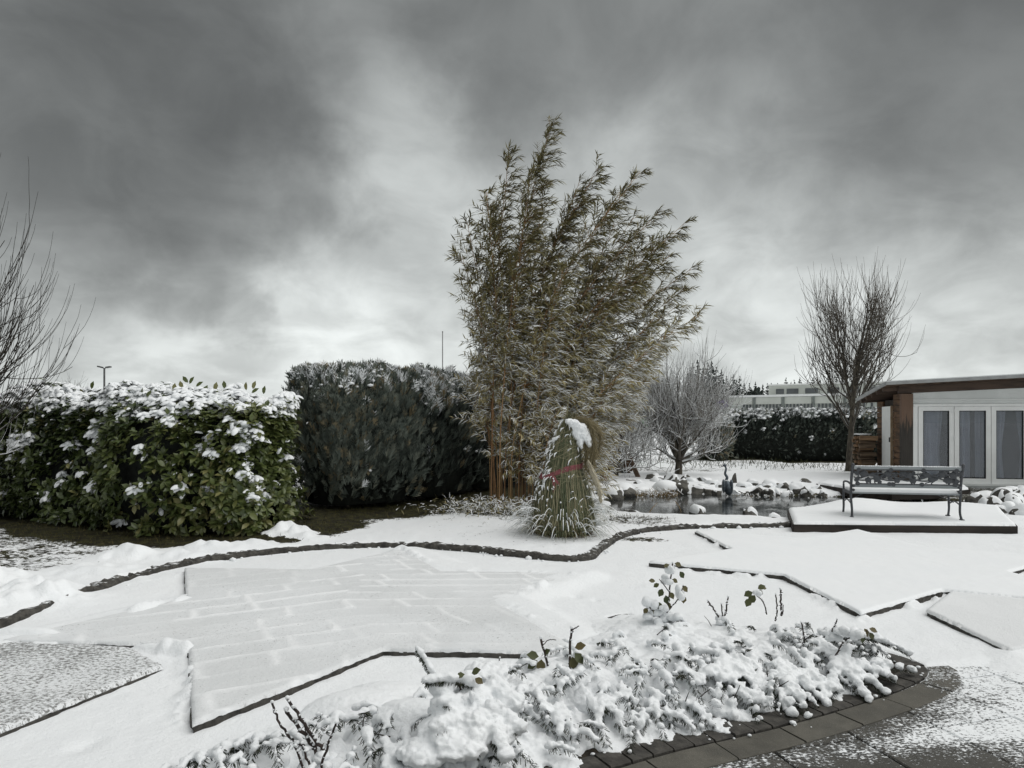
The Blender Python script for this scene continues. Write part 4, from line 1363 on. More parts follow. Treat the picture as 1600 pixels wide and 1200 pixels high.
def conifer_block(name, label, axis, hw, H, N, cap, caps, length=(.17, .30), upw=.95, zlo=.16, smin=None, smax=None, snow_band=.45, tone=0.0, blobs=220, trunk=True, rough=.1, front=.8, group=None, blob_r=(.018, .05)):
    c0 = np.array(axis).mean(0)
    root = empty(name, (c0[0], c0[1], 0), label, 'conifer hedge', group)
    off = (-c0[0], -c0[1], 0)
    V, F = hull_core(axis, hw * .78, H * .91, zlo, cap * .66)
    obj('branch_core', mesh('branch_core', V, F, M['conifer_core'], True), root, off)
    p, n, th, s = hull_points(axis, hw, H, N, cap, 3.4, zlo, rough, front, caps, 1.6, seed=c0[0])
    p -= n * (np.random.rand(N) ** 1.8 * .15)[:, None]
    D = n * np.random.uniform(.2, .7, N)[:, None] + np.array([0, 0, upw]) + np.random.normal(0, .22, (N, 3))
    D[:, 2] -= .55 * sm(.9 - p[:, 2], 0, .6)
    L = np.random.uniform(length[0], length[1], N)
    tint = np.clip(.45 + tone + .25 * fbm(p[:, 0] * 1.4, p[:, 1] * 1.4, p[:, 2] * 1.4, 2) + np.random.normal(0, .26, N), 0, .97)
    p += n * (.07 * vnoise(p[:, 0] * 5, p[:, 1] * 5, p[:, 2] * 3))[:, None]
    br = (vnoise(p[:, 0] * 2.1, p[:, 2] * 1.5, 9) > .35) & (p[:, 2] > H * .45)
    tint = np.where(br, np.clip(tint + .4, 0, 1), tint)
    ac = Acc()
    k = np.random.randint(0, 3, N)
    R = frames(D, n + np.random.normal(0, .5, (N, 3)))
    for q in range(3):
        sel = k == q
        scatter(ac, SPRAYS[q][0], SPRAYS[q][1], R[sel], p[sel], L[sel], tint[sel])
    o = ac.build('foliage', M['conifer'], root, loc=off); tag(o, None, None, None, 'stuff')
    sn = Acc()
    pr = sm(p[:, 2] + .25 * fbm(p[:, 0] * 2, p[:, 1] * 2, p[:, 2] * 2, 2), H - snow_band, H - .05) + .02
    idx = np.where(np.random.rand(N) < pr * 1.0)[0]
    np.random.shuffle(idx)
    for i in idx[:int(blobs * 1.5)]:
        r = np.random.uniform(*blob_r)
        for j in range(np.random.randint(1, 4)):
            c = p[i] + np.random.normal(0, .05, 3) + D[i] * .08
            blob(sn, c, (r * np.random.uniform(.7, 1.5), r * np.random.uniform(.7, 1.2), r * np.random.uniform(.45, .8)), i + j * .3, .5, ICO1, rz=np.random.rand() * 3)
    if sn.n:
        o = sn.build('snow_clumps', M['snow_soft'], root, True, off); tag(o, None, None, None, 'stuff')
    # snowy sprays: thin snow lying along the twigs near the top
    i2 = idx[blobs // 3:blobs // 3 + int(blobs * 2.2)]
    if len(i2):
        s2 = Acc()
        R2 = R[i2]
        scatter(s2, SPRAYS[0][0] * np.array([1.5, 1, 1]) + np.array([0, 0, .03]), SPRAYS[0][1], R2, p[i2] + np.array([0, -.012, .012]), L[i2] * .95)
        o = s2.build('snow_dusting', M['snow_soft'], root, loc=off); tag(o, None, None, None, 'stuff')
    if trunk:
        at, LL = axis_sampler(axis)
        c, t = at(LL * .3)
        a = Acc().tube([[c[0] + .1, c[1] - hw * .45, -.05], [c[0], c[1] - hw * .4, .6], [c[0], c[1] - .2, 1.6]], [.075, .06, .04], 8)
        a.build('trunk', M['bark_trunk'], root, loc=off)
    return root


conifer_block('conifer_hedge', 'tall grey green conifer block beside the leafy evergreen hedge', [(-3.22, 12.35), (-2.65, 12.8)], .98, 2.42, 7500, .75, (True, True), tone=.05, blobs=330, snow_band=.6)
conifer_block('conifer_hedge', 'middle conifer of the dark row, between the tall block and the bamboo', [(-2.1, 13.5), (-1.55, 14.5)], .95, 2.45, 3000, .6, (True, True), tone=-.12, blobs=330, snow_band=.9)
conifer_block('conifer_hedge', 'farthest dark conifer of the left row, beside the bamboo stems', [(-1.2, 15.1), (-.2, 17.2)], .95, 2.5, 2600, .5, (True, True), tone=-.16, blobs=320, snow_band=.9)
conifer_block('conifer_hedge', 'long clipped dark hedge with a snowy top in front of the flat white building', FARHEDGE_L, .8, 2.02, 5200, .35, (True, True), (.14, .24), .35, .12, tone=-.28, blobs=420, snow_band=.40, trunk=False, rough=.05, front=.85, blob_r=(.035, .085))
conifer_block('evergreen_bush', 'rounded green bush with snow at the left end of the long clipped hedge', [(7.35, 25.0), (7.75, 25.4)], .55, 1.75, 900, .5, (True, True), (.13, .22), .2, .1, tone=.3, blobs=170, snow_band=.55, trunk=False)


# ================================================================== bare trees
def grow_tree(seed, trunk_h, H, R, r0, mains, subs, whips, up=.75, spread=(.5, 1.0), stems=None, whip_len=(.5, 1.1), low=None, twist=.12, zig=.05, rmin=.004):
    """returns (wood paths): list of (points, radii, level)"""
    rs = np.random.RandomState(seed)
    out = []

    def path(o, d, L, n, upw, jit):
        P = [np.array(o, float)]
        d = np.array(d, float); d /= np.linalg.norm(d)
        for i in range(n):
            d = d + np.array([0, 0, upw / n]) + rs.normal(0, jit, 3)
            d /= np.linalg.norm(d)
            P.append(P[-1] + d * L / n)
        return np.array(P)
    tr = path((0, 0, -.08), (rs.normal(0, .03), rs.normal(0, .03), 1), trunk_h + .08, 6, .2, .03)
    out.append((tr, np.linspace(r0 * 1.15, r0 * .85, 7), 0))
    mains_l = []
    ns = stems or 2
    for k in range(ns):
        a = rs.uniform(0, 2 * PI) if ns > 2 else (PI * k + rs.normal(0, .3))
        P = path(tr[-1], (math.cos(a) * .22, math.sin(a) * .22, 1), (H - trunk_h) * rs.uniform(.72, .95), 10, .5, .05)
        rr = np.linspace(r0 * .7, r0 * .10, 11)
        out.append((P, rr, 0)); mains_l.append((P, rr))
    limbs = []
    for k in range(mains):
        P0, rr0 = mains_l[k % ns] if rs.rand() < .75 else (tr, np.linspace(r0, r0 * .85, 7))
        if P0 is tr:
            i = rs.randint(4, 7); o = tr[min(i, 6)]; rb = r0 * .45
        else:
            i = int(rs.uniform(0, 6) ** 1.0); o = P0[i]; rb = rr0[i] * .6
        a = k * 2.4 + rs.normal(0, .4)
        tilt = rs.uniform(*spread)
        hgt = (o[2] - trunk_h) / (H - trunk_h)
        L = R * rs.uniform(.95, 1.35) * (1.1 - .45 * hgt)
        P = path(o, (math.cos(a) * math.sin(tilt), math.sin(a) * math.sin(tilt), math.cos(tilt)), L, 9, up, twist)
        rr = np.linspace(rb, max(rb * .25, rmin), 10)
        out.append((P, rr, 1)); limbs.append((P, rr))
    sub_l = []
    for (P, rr) in limbs + mains_l:
        for k in range(subs):
            i = rs.randint(2, len(P) - 1)
            d = P[min(i + 1, len(P) - 1)] - P[i - 1]; d /= np.linalg.norm(d)
            d = d + rs.normal(0, .55, 3) + np.array([0, 0, .1])
            Q = path(P[i], d, rs.uniform(.35, .62) * R, 7, up * .9, twist)
            q = np.linspace(max(rr[i] * .55, rmin * 1.3), rmin * .9, 8)
            out.append((Q, q, 2)); sub_l.append((Q, q))
    allp = limbs + sub_l + mains_l
    for k in range(whips):
        P, rr = allp[rs.randint(len(allp))]
        i = rs.randint(len(P) // 3, len(P))
        d = rs.normal(0, .38, 3) + np.array([0, 0, .75])
        c = P[i] - tr[-1]; d[:2] += c[:2] * .25
        L = rs.uniform(*whip_len)
        Q = path(P[i], d, L, 6, up * 1.5, zig)
        out.append((Q, np.linspace(min(rmin * 1.35, rr[i]), rmin * .45, 7), 3))
    return out


def bare_tree(name, label, loc, paths, mats, snow_top=None):
    root = empty(name, loc, label, 'tree')
    tr, li, tw = Acc(), Acc(), Acc()
    for P, r, lv in paths:
        if lv == 0: tr.tube(P, r, 9)
        elif lv == 1: li.tube(P, r, 6)
        else: tw.tube(P, r, 4 if lv == 2 else 3, cap=False)
    tr.build('trunk', mats[0], root, True)
    tag(li.build('limbs', mats[1], root, True), None, None, None, 'stuff')
    tag(tw.build('crown', mats[2], root, True), None, None, None, 'stuff')
    if snow_top:
        s = Acc()
        for P, r, lv in paths:
            if lv == 0 and P[-1, 2] > 2: continue
            z1, z2, frac = snow_top
            if np.random.rand() > frac: continue
            f = 1 - sm(P[:, 2], z1, z2)
            sl = np.abs(np.gradient(P, axis=0)[:, 2]) / (np.linalg.norm(np.gradient(P, axis=0), axis=1) + 1e-9)
            f = f * (1 - .75 * sl ** 2)
            if f.max() < .2: continue
            rr = np.maximum(r, .0055) * .9 * f + .0008
            s.tube(P + np.array([0, -.15, 1])[None] * (r * .75 + .001)[:, None], rr, 4, cap=False)
        if s.n: tag(s.build('snow', M['snow_soft'], root, True), None, None, None, 'stuff')
    return root


np.random.seed(5)
bare_tree('bare_tree', 'bare upright tree with vase shaped crown behind the left end of the bench', (10.5, 21.0, .1), grow_tree(3, 1.9, 5.8, 1.8, .085, 26, 8, 950, 1.0, (.55, 1.1), 3, (.6, 1.25), rmin=.0064), (M['bark_trunk'], M['twig_frost'], M['twig']), (1.5, 3.6, .35))
bare_tree('bare_tree', 'dense frosted round tree with a short trunk on the far pond bank', (4.5, 18.2, .15), grow_tree(14, .42, 3.5, 1.08, .10, 30, 9, 2600, .62, (.5, 1.35), 4, (.35, .95), rmin=.0050, twist=.1), (M['bark_trunk'], M['twig_frost'], M['twig_snow']), (2.6, 4.6, .95))
bare_tree('bare_tree', 'dark bare tree reaching in from the left edge', (-8.55, 8.4, .1), grow_tree(15, .4, 4.9, 2.2, .05, 90, 9, 3200, 1.15, (.7, 1.35), 6, (.55, 1.1), rmin=.0046, twist=.05), (M['bark_trunk'], M['bark'], M['bark']), (.9, 1.9, .9))
# low snowy shrub left of the round tree
sh = grow_tree(31, .15, 1.7, 1.15, .05, 26, 7, 900, .3, (.7, 1.35), 5, (.2, .55), rmin=.0065, twist=.2, zig=.2)
o = bare_tree('snowy_shrub', 'tangled snow laden shrub in front of the wooden swing frame', (2.75, 17.6, .15), sh, (M['twig_frost'], M['twig_snow'], M['twig_snow']), (2.5, 4.0, .95))
o['category'] = 'shrub'
sh = grow_tree(37, .15, 1.5, 1.0, .05, 18, 6, 520, .35, (.7, 1.3), 5, (.2, .5), rmin=.0065, twist=.2, zig=.2)
o = bare_tree('snowy_shrub', 'snow laden twiggy shrub between the swing frame and the round tree', (3.6, 20.5, .2), sh, (M['twig_frost'], M['twig_snow'], M['twig_snow']), (2.5, 4.0, .95))
o['category'] = 'shrub'


# ================================================================== bamboo
def build_bamboo():
    np.random.seed(77); random.seed(77)
    root = empty('bamboo_clump', (BAMBOO_C[0], BAMBOO_C[1], .08), 'tall bamboo clump with orange stems and wind blown snowy leaves', 'bamboo')
    off = np.array([-BAMBOO_C[0], -BAMBOO_C[1], -.08])
    # culms: base (px, Y) and tip (px, py)
    C = [(768, 11.9, 795, 240, 1), (772, 12.1, 730, 348, .5), (780, 11.8, 862, 192, 1), (788, 12.0, 935, 262, 1), (778, 12.2, 722, 400, .4), (797, 12.0, 1000, 268, 1), (815, 12.3, 1030, 330, 1), (800, 12.4, 770, 330, .6),
         (825, 12.2, 1068, 350, 1), (835, 12.5, 1080, 420, 1), (850, 12.3, 1094, 492, 1), (842, 12.6, 990, 340, 1), (860, 12.5, 1055, 480, 1), (870, 12.4, 960, 350, 1), (806, 12.6, 900, 300, 1), (818, 12.7, 850, 290, .8),
         (880, 12.6, 1035, 545, 1), (892, 12.5, 1010, 590, 1), (766, 12.4, 742, 470, .4), (785, 12.7, 830, 330, .7), (868, 12.8, 1000, 440, 1), (900, 12.6, 985, 640, 1), (850, 12.9, 930, 400, .9), (832, 12.1, 880, 420, .8), (810, 12.1, 840, 470, .7), (775, 12.0, 728, 580, .4), (885, 12.2, 930, 540, .8), (858, 12.0, 905, 600, .7), (828, 12.9, 1015, 380, 1), (798, 12.3, 815, 560, .5), (845, 12.0, 870, 640, .5), (862, 12.7, 1070, 450, 1), (875, 12.3, 1050, 520, 1), (855, 12.9, 1045, 400, 1), (884, 12.9, 1020, 500, 1), (896, 12.8, 1020, 560, 1), (846, 12.4, 1010, 420, 1), (838, 12.8, 960, 470, .9), (893, 12.2, 960, 600, .9), (820, 12.5, 890, 520, .7), (795, 12.2, 830, 265, .9), (812, 12.4, 905, 285, 1), (826, 12.6, 968, 300, 1), (840, 12.3, 1040, 375, 1), (783, 12.3, 760, 300, .6)]
    br, lf, sn = Acc(), Acc(), Acc()
    LVb = np.array([[-.4, 0, 0], [.4, 0, 0], [-.5, .4, .02], [.5, .4, .02], [0, 1, -.14]])
    LFb = [np.array([[0, 1, 3, 2]]), np.array([[2, 3, 4]])]
    SVb = np.array([[-.42, .05, .02], [.42, .05, .02], [0, .05, .09], [-.52, .45, .03], [.52, .45, .03], [0, .45, .11], [0, .95, -.08]])
    SFb = [np.array([[0, 2, 5, 3], [2, 1, 4, 5]]), np.array([[3, 5, 6], [5, 4, 6]])]
    LD, LT, LL, LW, LTint = [], [], [], [], []
    SD, ST, SL = [], [], []
    for ci, (bx, bY, tx, ty, wind) in enumerate(C):
        Yt = bY + random.uniform(-.6, .5)
        b = G(bx, HOR + CAMH * FPX / bY)
        b[2] = .02
        t = A(tx, ty, Yt)
        mid = b * .42 + t * .58
        mid[0] = b[0] + (t[0] - b[0]) * .36
        mid[2] = b[2] + (t[2] - b[2]) * .66
        q1 = b * .8 + t * .2; q1[0] = b[0] + (t[0] - b[0]) * .05; q1[2] = b[2] + (t[2] - b[2]) * .26
        P = spline([b, q1, mid, t], 12)
        n = len(P)
        H = t[2] - b[2]
        r = np.linspace(.0125, .0035, n) * random.uniform(.85, 1.15) * min(1, .6 + H / 9)
        # nodes: thicken slightly
        rr = r.copy(); rr[::3] *= 1.18
        cu = Acc().tube(P + off, rr, 7, tint=random.uniform(.2, 1.0))
        cu.build('culm', M['culm'], root, True)
        d = np.concatenate([[0], np.cumsum(np.linalg.norm(np.diff(P, axis=0), axis=1))])
        start = .10 if bx > 800 else .33
        nn = int(d[-1] / .125)
        for k in range(nn):
            f = start + (1 - start) * (k + random.random()) / nn
            if f > .995: f = .995
            s = f * d[-1]
            o = np.array([np.interp(s, d, P[:, j]) for j in range(3)])
            tg = np.array([np.interp(min(s + .1, d[-1]), d, P[:, j]) for j in range(3)]) - np.array([np.interp(s - .1, d, P[:, j]) for j in range(3)])
            tg /= np.linalg.norm(tg)
            for w in range(3 if f < .9 else 2):
                L = random.uniform(.25, .75) * (1.15 - .75 * f ** 3) * (.75 if bx < 790 and f < .55 else 1)
                a = random.uniform(0, 2 * PI)
                dd = tg * random.uniform(.45, .95) + np.array([math.cos(a), math.sin(a) * .9, 0]) * .75 + np.array([.28 * wind, 0, .12])
                dd /= np.linalg.norm(dd)
                Q = [o]
                for q in range(4):
                    dd = dd + np.array([.10 * wind, 0, -.20 * (1 - f) - .07]) + np.random.normal(0, .07, 3)
                    dd /= np.linalg.norm(dd)
                    Q.append(Q[-1] + dd * L / 4)
                Q = np.array(Q)
                br.tube(Q + off, np.linspace(.0036, .0014, 5), 3, tint=.3, cap=False)
                m = random.randint(12, 18)
                for q in range(m):
                    u = .25 + .75 * (q + random.random()) / m
                    i = min(int(u * 4), 3); c = Q[i] + (Q[i + 1] - Q[i]) * (u * 4 - i)
                    ld = (Q[i + 1] - Q[i]); ld /= np.linalg.norm(ld)
                    sg = 1 if q % 2 else -1
                    side = np.cross(ld, [0, -1, .3]); side /= np.linalg.norm(side)
                    ld = ld * .8 + side * sg * random.uniform(.25, .75) + np.array([.30 * wind, -.1, -.30 + .12 * f]) + np.random.normal(0, .2, 3)
                    LD.append(ld); LT.append(c); LL.append(random.uniform(.10, .175)); LW.append(random.uniform(.015, .024))
                    low = 1 - f
                    LTint.append(np.clip(.30 + .58 * sm(5.2 - c[2], 0, 3.6) + random.gauss(0, .14), 0, 1))
                    ps = .02 + .48 * float(sm(4.4 - c[2], 0, 2.6))
                    if random.random() < ps:
                        SD.append(ld); ST.append(c + np.array([0, -.002, .004])); SL.append(LL[-1])
    LD, LT = np.array(LD), np.array(LT)
    n = len(LD)
    up = np.tile(np.array([0, -.25, 1.0]), (n, 1)) + np.random.normal(0, .45, (n, 3))
    R = frames(LD, up)
    LL, LW = np.array(LL), np.array(LW)
    scatter(lf, LVb, LFb, R, LT + off, np.stack([LW, LL, LL], 1), np.array(LTint))
    tag(lf.build('foliage', M['bamboo_leaf'], root), None, None, None, 'stuff')
    tag(br.build('branchlets', M['culm'], root), None, None, None, 'stuff')
    SD, ST, SL = np.array(SD), np.array(ST), np.array(SL)
    SD[:, 2] *= .8
    R = frames(SD, np.tile(np.array([0, -.2, 1.0]), (len(SD), 1)) + np.random.normal(0, .25, (len(SD), 3)))
    scatter(sn, SVb, SFb, R, ST + off, np.stack([np.full(len(SL), .0135), SL, SL * .8], 1))
    tag(sn.build('snow', M['snow_soft'], root), None, None, None, 'stuff')
    print('bamboo leaves', n, len(SL))


build_bamboo()


# fallen leaves and low sprigs around the bamboo foot
def low_sprigs():
    np.random.seed(8)
    ac, sn = Acc(), Acc()
    LVb = np.array([[-.4, 0, 0], [.4, 0, 0], [-.5, .4, .02], [.5, .4, .02], [0, 1, -.14]])
    LFb = [np.array([[0, 1, 3, 2]]), np.array([[2, 3, 4]])]
    N = 1700
    x = np.random.normal(-.25, .55, N); y = np.random.normal(11.55, .35, N)
    z, s, l = ground_fields(x, y)
    D = np.random.normal(0, 1, (N, 3)); D[:, 2] = np.abs(D[:, 2]) * .5
    R = frames(D, np.tile([0, -.3, 1.0], (N, 1)))
    zz = z + np.random.rand(N) ** 2 * .22
    L = np.random.uniform(.06, .13, N)
    sel = np.random.rand(N) < .5
    scatter(ac, LVb, LFb, R[~sel], np.stack([x, y, zz], 1)[~sel], np.stack([np.full(N, .014), L, L], 1)[~sel])
    scatter(sn, LVb, LFb, R[sel], np.stack([x, y, zz], 1)[sel], np.stack([np.full(N, .016), L, L], 1)[sel])
    root = empty('bamboo_shoots', (-.25, 11.55, .05), 'low snowy bamboo sprigs on the ground at the foot of the bamboo', 'bamboo shoots')
    tag(ac.build('foliage', M['bamboo_leaf'], root, loc=(.25, -11.55, -.05)), None, None, None, 'stuff')
    tag(sn.build('snow', M['snow_soft'], root, loc=(.25, -11.55, -.05)), None, None, None, 'stuff')


low_sprigs()


# ================================================================== tied pampas grass
def build_pampas():
    np.random.seed(14); random.seed(14)
    B = G(880, 842); bx, by = B[0], B[1]
    Y0 = by
    root = empty('pampas_grass', (bx, by, .06), 'pampas grass tied upright with a red ribbon and capped with snow', 'pampas grass')
    def radius(z):                                  # silhouette of the bundle
        return np.interp(z, [0, .15, .45, .75, .90, 1.15, 1.4, 1.6, 1.7], [.40, .45, .415, .33, .255, .23, .155, .075, .03])
    def axis(z):
        return np.interp(z, [0, .6, .9, 1.2, 1.45, 1.62, 1.75], [0, 0, .005, .03, .065, .10, .14])
    ac = Acc()
    N = 3400
    for i in range(N):
        a = random.uniform(0, 2 * PI); q = math.sqrt(random.uniform(.55, 1.0))
        z1 = random.choice([random.uniform(.9, 1.68), random.uniform(1.2, 1.7), random.uniform(.5, .95)])
        z0 = random.uniform(0, .25)
        zz = np.linspace(z0, z1, 8)
        tw = random.uniform(-.5, .3) + a
        P = np.stack([axis(zz) + radius(zz) * q * np.cos(a + (tw - a) * zz / 1.7), radius(zz) * q * np.sin(a + (tw - a) * zz / 1.7) * .95, zz], 1)
        P += np.random.normal(0, .006, P.shape); P[:, :2] *= 1 + random.gauss(0, .04)
        if z1 < 1.0 and random.random() < .5:
            P[-2:, :2] *= 1.06; P[-1, 2] -= .05
        T = np.gradient(P, axis=0); out = P * np.array([1, 1, 0]); sd = np.cross(T, out); sd /= np.linalg.norm(sd, axis=1)[:, None] + 1e-9
        w = np.linspace(.0045, .0012, 8)[:, None] * random.uniform(.6, 1.3)
        V = np.vstack([P - sd * w, P + sd * w])
        F = np.array([[j, j + 1, 9 + j, 8 + j] for j in range(7)])
        ac.add(V, F, np.clip(random.gauss(.64, .27), 0, 1.0) if random.random() < .88 else 1.0)
    gm = mat_leaf('pampas_blade', [(0, (.02, .028, .014)), (.35, (.055, .07, .034)), (.7, (.12, .14, .075)), (1, (.33, .29, .18))], .55, .3)
    tag(ac.build('blades', gm, root), None, None, None, 'stuff')
    # arching outer blades, straw coloured, some with snow
    ac, sn = Acc(), Acc()
    for i in range(420):
        a = random.uniform(0, 2 * PI); z0 = random.uniform(.02, .35); L = random.uniform(.2, .5)
        r0 = float(radius(z0)) * .96
        o = np.array([r0 * math.cos(a), r0 * math.sin(a), z0])
        d = np.array([math.cos(a) * .45, math.sin(a) * .45, random.uniform(.4, 1.0)])
        P = [o]
        for q in range(7):
            d = d / np.linalg.norm(d); P.append(P[-1] + d * L / 7); d = d + np.array([math.cos(a) * .12, math.sin(a) * .12, -random.uniform(.22, .48)])
        P = np.array(P); P[:, 2] = np.maximum(P[:, 2], .01)
        T = np.gradient(P, axis=0); sd = np.cross(T, [0, 0, 1.0]); sd /= np.linalg.norm(sd, axis=1)[:, None] + 1e-9
        w = np.linspace(.0055, .0015, 8)[:, None]
        F = np.array([[j, j + 1, 9 + j, 8 + j] for j in range(7)])
        ac.add(np.vstack([P - sd * w, P + sd * w]), F, random.uniform(.5, 1.0))
        if random.random() < .34:
            sn.tube(P[1:] + np.array([0, -.003, .006]), np.linspace(.0075, .003, 7) * random.uniform(.6, 1.2), 4)
    # long stray blades
    for (px, py, px2, py2, sag) in [(930, 795, 955, 820, .1), (920, 790, 935, 830, .1), (915, 775, 952, 818, .12), (830, 790, 822, 815, .06), (838, 780, 815, 800, .06)]:
        a_, b_ = A(px, py, Y0 - .25), A(px2, py2, Y0 - .4); m_ = (a_ + b_) / 2; m_[2] += sag
        P = spline([a_, m_, b_], 5) - np.array([bx, by, .06])
        sn.tube(P, np.linspace(.006, .003, len(P)), 4)
    # loose blades wound slantwise round the upper bundle
    for i in range(170):
        a0 = random.uniform(0, 2 * PI); z0 = random.uniform(.75, 1.4); da = random.uniform(-1.6, 1.6); dz = random.uniform(-.25, .3)
        t = np.linspace(0, 1, 8); zz = z0 + dz * t; aa = a0 + da * t
        rr_ = radius(zz) * (1.03 + random.uniform(0, .12) * t)
        P = np.stack([axis(zz) + rr_ * np.cos(aa), rr_ * .95 * np.sin(aa), zz], 1)
        sdv = np.array([0, 0, 1.0]) * np.linspace(.004, .0015, 8)[:, None]
        ac.add(np.vstack([P - sdv, P + sdv]), np.array([[j, j + 1, 9 + j, 8 + j] for j in range(7)]), random.uniform(.5, 1.0))
    tag(ac.build('outer_blades', gm, root), None, None, None, 'stuff')
    # dead straw at the foot
    ac2 = Acc()
    for i in range(500):
        a = random.uniform(0, 2 * PI); r = random.uniform(.2, .46)
        o = np.array([r * math.cos(a), r * math.sin(a), random.uniform(0, .12)])
        d = np.random.normal(0, 1, 3); d[2] = abs(d[2]) * .5; d /= np.linalg.norm(d)
        ac2.tube([o, o + d * random.uniform(.06, .16)], [.003, .0015], 3, random.uniform(.3, .8), cap=False)
    tag(ac2.build('straw', mat_leaf('straw', [(0, (.05, .035, .02)), (1, (.20, .14, .07))], .8, .1), root), None, None, None, 'stuff')
    # snow streaks on the left flank
    for i in range(150):
        z = random.uniform(.50, 1.58); a = random.uniform(PI * .75, PI * 1.35) if random.random() < .75 else random.uniform(PI * 1.5, PI * 2.1)
        r = float(radius(z)) * 1.02
        c = np.array([float(axis(z)) + r * math.cos(a), r * math.sin(a), z])
        e = c + np.array([-.02 + random.uniform(-.05, .03), random.uniform(-.03, .02), -random.uniform(.03, .10)])
        sn.tube([c, (c + e) / 2 + [-.01, -.004, .012], e], [.004, .011 * random.uniform(.5, 1.2), .004], 5)
    for i in range(14):
        z = random.uniform(.15, .75); a = random.uniform(PI, 2 * PI); r = float(radius(z)) * 1.03
        c = np.array([r * math.cos(a), r * math.sin(a), z]); q = random.uniform(.005, .013)
        blob(sn, c, (q, q, q * 1.3), i, .4, ICO1)
    o = sn.build('snow', M['snow_soft'], root, True); tag(o, None, None, None, 'stuff')
    # cap of snow draped over the bent tip
    cap = Acc()
    for (px, py, sx, sz) in [(897, 662, .07, .05), (906, 668, .085, .06), (912, 678, .08, .085), (903, 676, .07, .08), (918, 686, .05, .075), (906, 690, .04, .06), (921, 693, .032, .05), (889, 658, .05, .03), (908, 698, .02, .03)]:
        c = A(px, py, Y0 - .12) - np.array([bx, by, .06])
        blob(cap, c, (sx * 1.15, .09, sz * 1.15), px, .35, ICO3, freq=2.2)
    snow_body(cap, 'snow_cap', root, (0, 0, 0), .012)
    # hanging flower heads
    pl = Acc()
    def plume(pts, wid, n, tintr):
        P = spline([A(*p) for p in pts], 8) - np.array([bx, by, .06])
        d = np.linspace(0, 1, len(P))
        for q in range(n):
            u = random.random(); o = np.array([np.interp(u, d, P[:, j]) for j in range(3)])
            u2 = min(1, u + random.uniform(.08, .2)); e = np.array([np.interp(u2, d, P[:, j]) for j in range(3)])
            w = wid * math.sin(PI * min(1, .15 + .85 * u)) ** .7
            e = e + np.random.normal(0, w, 3) * np.array([1, 1, .6])
            pl.tube([o, (o + e) / 2 + np.random.normal(0, w * .2, 3), e], [.0022, .002, .0008], 3, random.uniform(*tintr), cap=False)
    plume([(893, 655, Y0 - .05), (915, 655, Y0 - .1), (927, 680, Y0 - .15), (926, 720, Y0 - .18), (922, 738, Y0 - .2)], .055, 900, (.2, .6))
    plume([(905, 655, Y0), (930, 665, Y0), (938, 690, Y0), (930, 715, Y0)], .06, 600, (.2, .65))
    plume([(912, 668, Y0 - .1), (916, 700, Y0 - .15), (915, 735, Y0 - .15)], .045, 500, (.2, .55))
    plume([(919, 718, Y0 - .3), (927, 742, Y0 - .32), (936, 765, Y0 - .34), (939, 785, Y0 - .35)], .028, 900, (.8, 1.0))
    tag(pl.build('flower_heads', mat_leaf('plume', [(0, (.12, .10, .055)), (.6, (.27, .23, .14)), (1, (.62, .58, .47))], .8, .1), root), None, None, None, 'stuff')
    # two tall thin stalks
    st = Acc()
    st.tube(spline([A(877, 690, Y0), A(884, 655, Y0), A(889, 620, Y0)], 5) - np.array([bx, by, .06]), [.005] * 5 + [.004] * 5 + [.002], 4, .9)
    st.tube(spline([A(886, 655, Y0), A(887, 640, Y0), A(888, 622, Y0)], 4) - np.array([bx, by, .06]), .003, 4, .9)
    st.build('stalks', gm, root)
    # ribbon
    rm = mat_plain('ribbon', (.22, .075, .08), (.14, .04, .045), .7, 30.0, .3, snow=(1.0, 1.2, 24.0))
    a = np.linspace(0, 2 * PI, 49)
    V = []
    for i, t in enumerate(a):
        zc = .90 + .085 * math.cos(t - .1) + .018 * math.sin(3 * t)
        for dz, rr in ((-.036, 1.03), (-.018, 1.05), (.014, 1.055), (.036, 1.035)):
            z = zc + dz; r = (float(radius(z)) + .008) * rr
            V.append([float(axis(z)) + r * math.cos(t), r * .95 * math.sin(t), z])
    F = [[i * 4 + j, i * 4 + j + 1, i * 4 + 5 + j, i * 4 + 4 + j] for i in range(48) for j in range(3)]
    ri = Acc().add(np.array(V), F)
    ri.build('ribbon', rm, root, True)
    for pts in ([(866, 748), (874, 758), (880, 770), (884, 779)], [(864, 748), (866, 762), (862, 778)]):
        P = spline([A(px, py, Y0 - .31) for px, py in pts], 6) - np.array([bx, by, .06])
        w = np.array([.017, 0, .008])
        V = np.vstack([P - w, P + w]); n = len(P)
        Acc().add(V, np.array([[j, j + 1, n + j + 1, n + j] for j in range(n - 1)])).build('ribbon_tail', rm, root, True)
        s2 = Acc()
        for q in range(9):
            c = P[random.randrange(n)] + np.random.normal(0, .008, 3); r = random.uniform(.007, .015); blob(s2, c + np.array([-.006, -.008, .004]), (r, r, r), q, .4, ICO1)
        tag(s2.build('ribbon_snow', M['snow'], root, True), None, None, None, 'stuff')
    k = Acc(); blob(k, A(865, 747, Y0 - .31) - np.array([bx, by, .06]), (.028, .02, .026), 4, .4, ICO2); k.build('ribbon_knot', rm, root, True)
    # cord windings
    cd = Acc()
    for z0, tilt in ((1.18, .07), (1.42, .05), (.80, .02), (1.05, -.06)):
        P = np.array([[float(axis(z0)) + (float(radius(z0)) + .006) * math.cos(t), (float(radius(z0)) + .006) * .95 * math.sin(t), z0 + tilt * math.cos(t)] for t in np.linspace(0, 2 * PI, 33)])
        cd.tube(P, .0035, 5, .9)
    tag(cd.build('cord', gm, root), None, None, None, 'stuff')


build_pampas()
# ================================================================== pond
np.random.seed(41); random.seed(41)


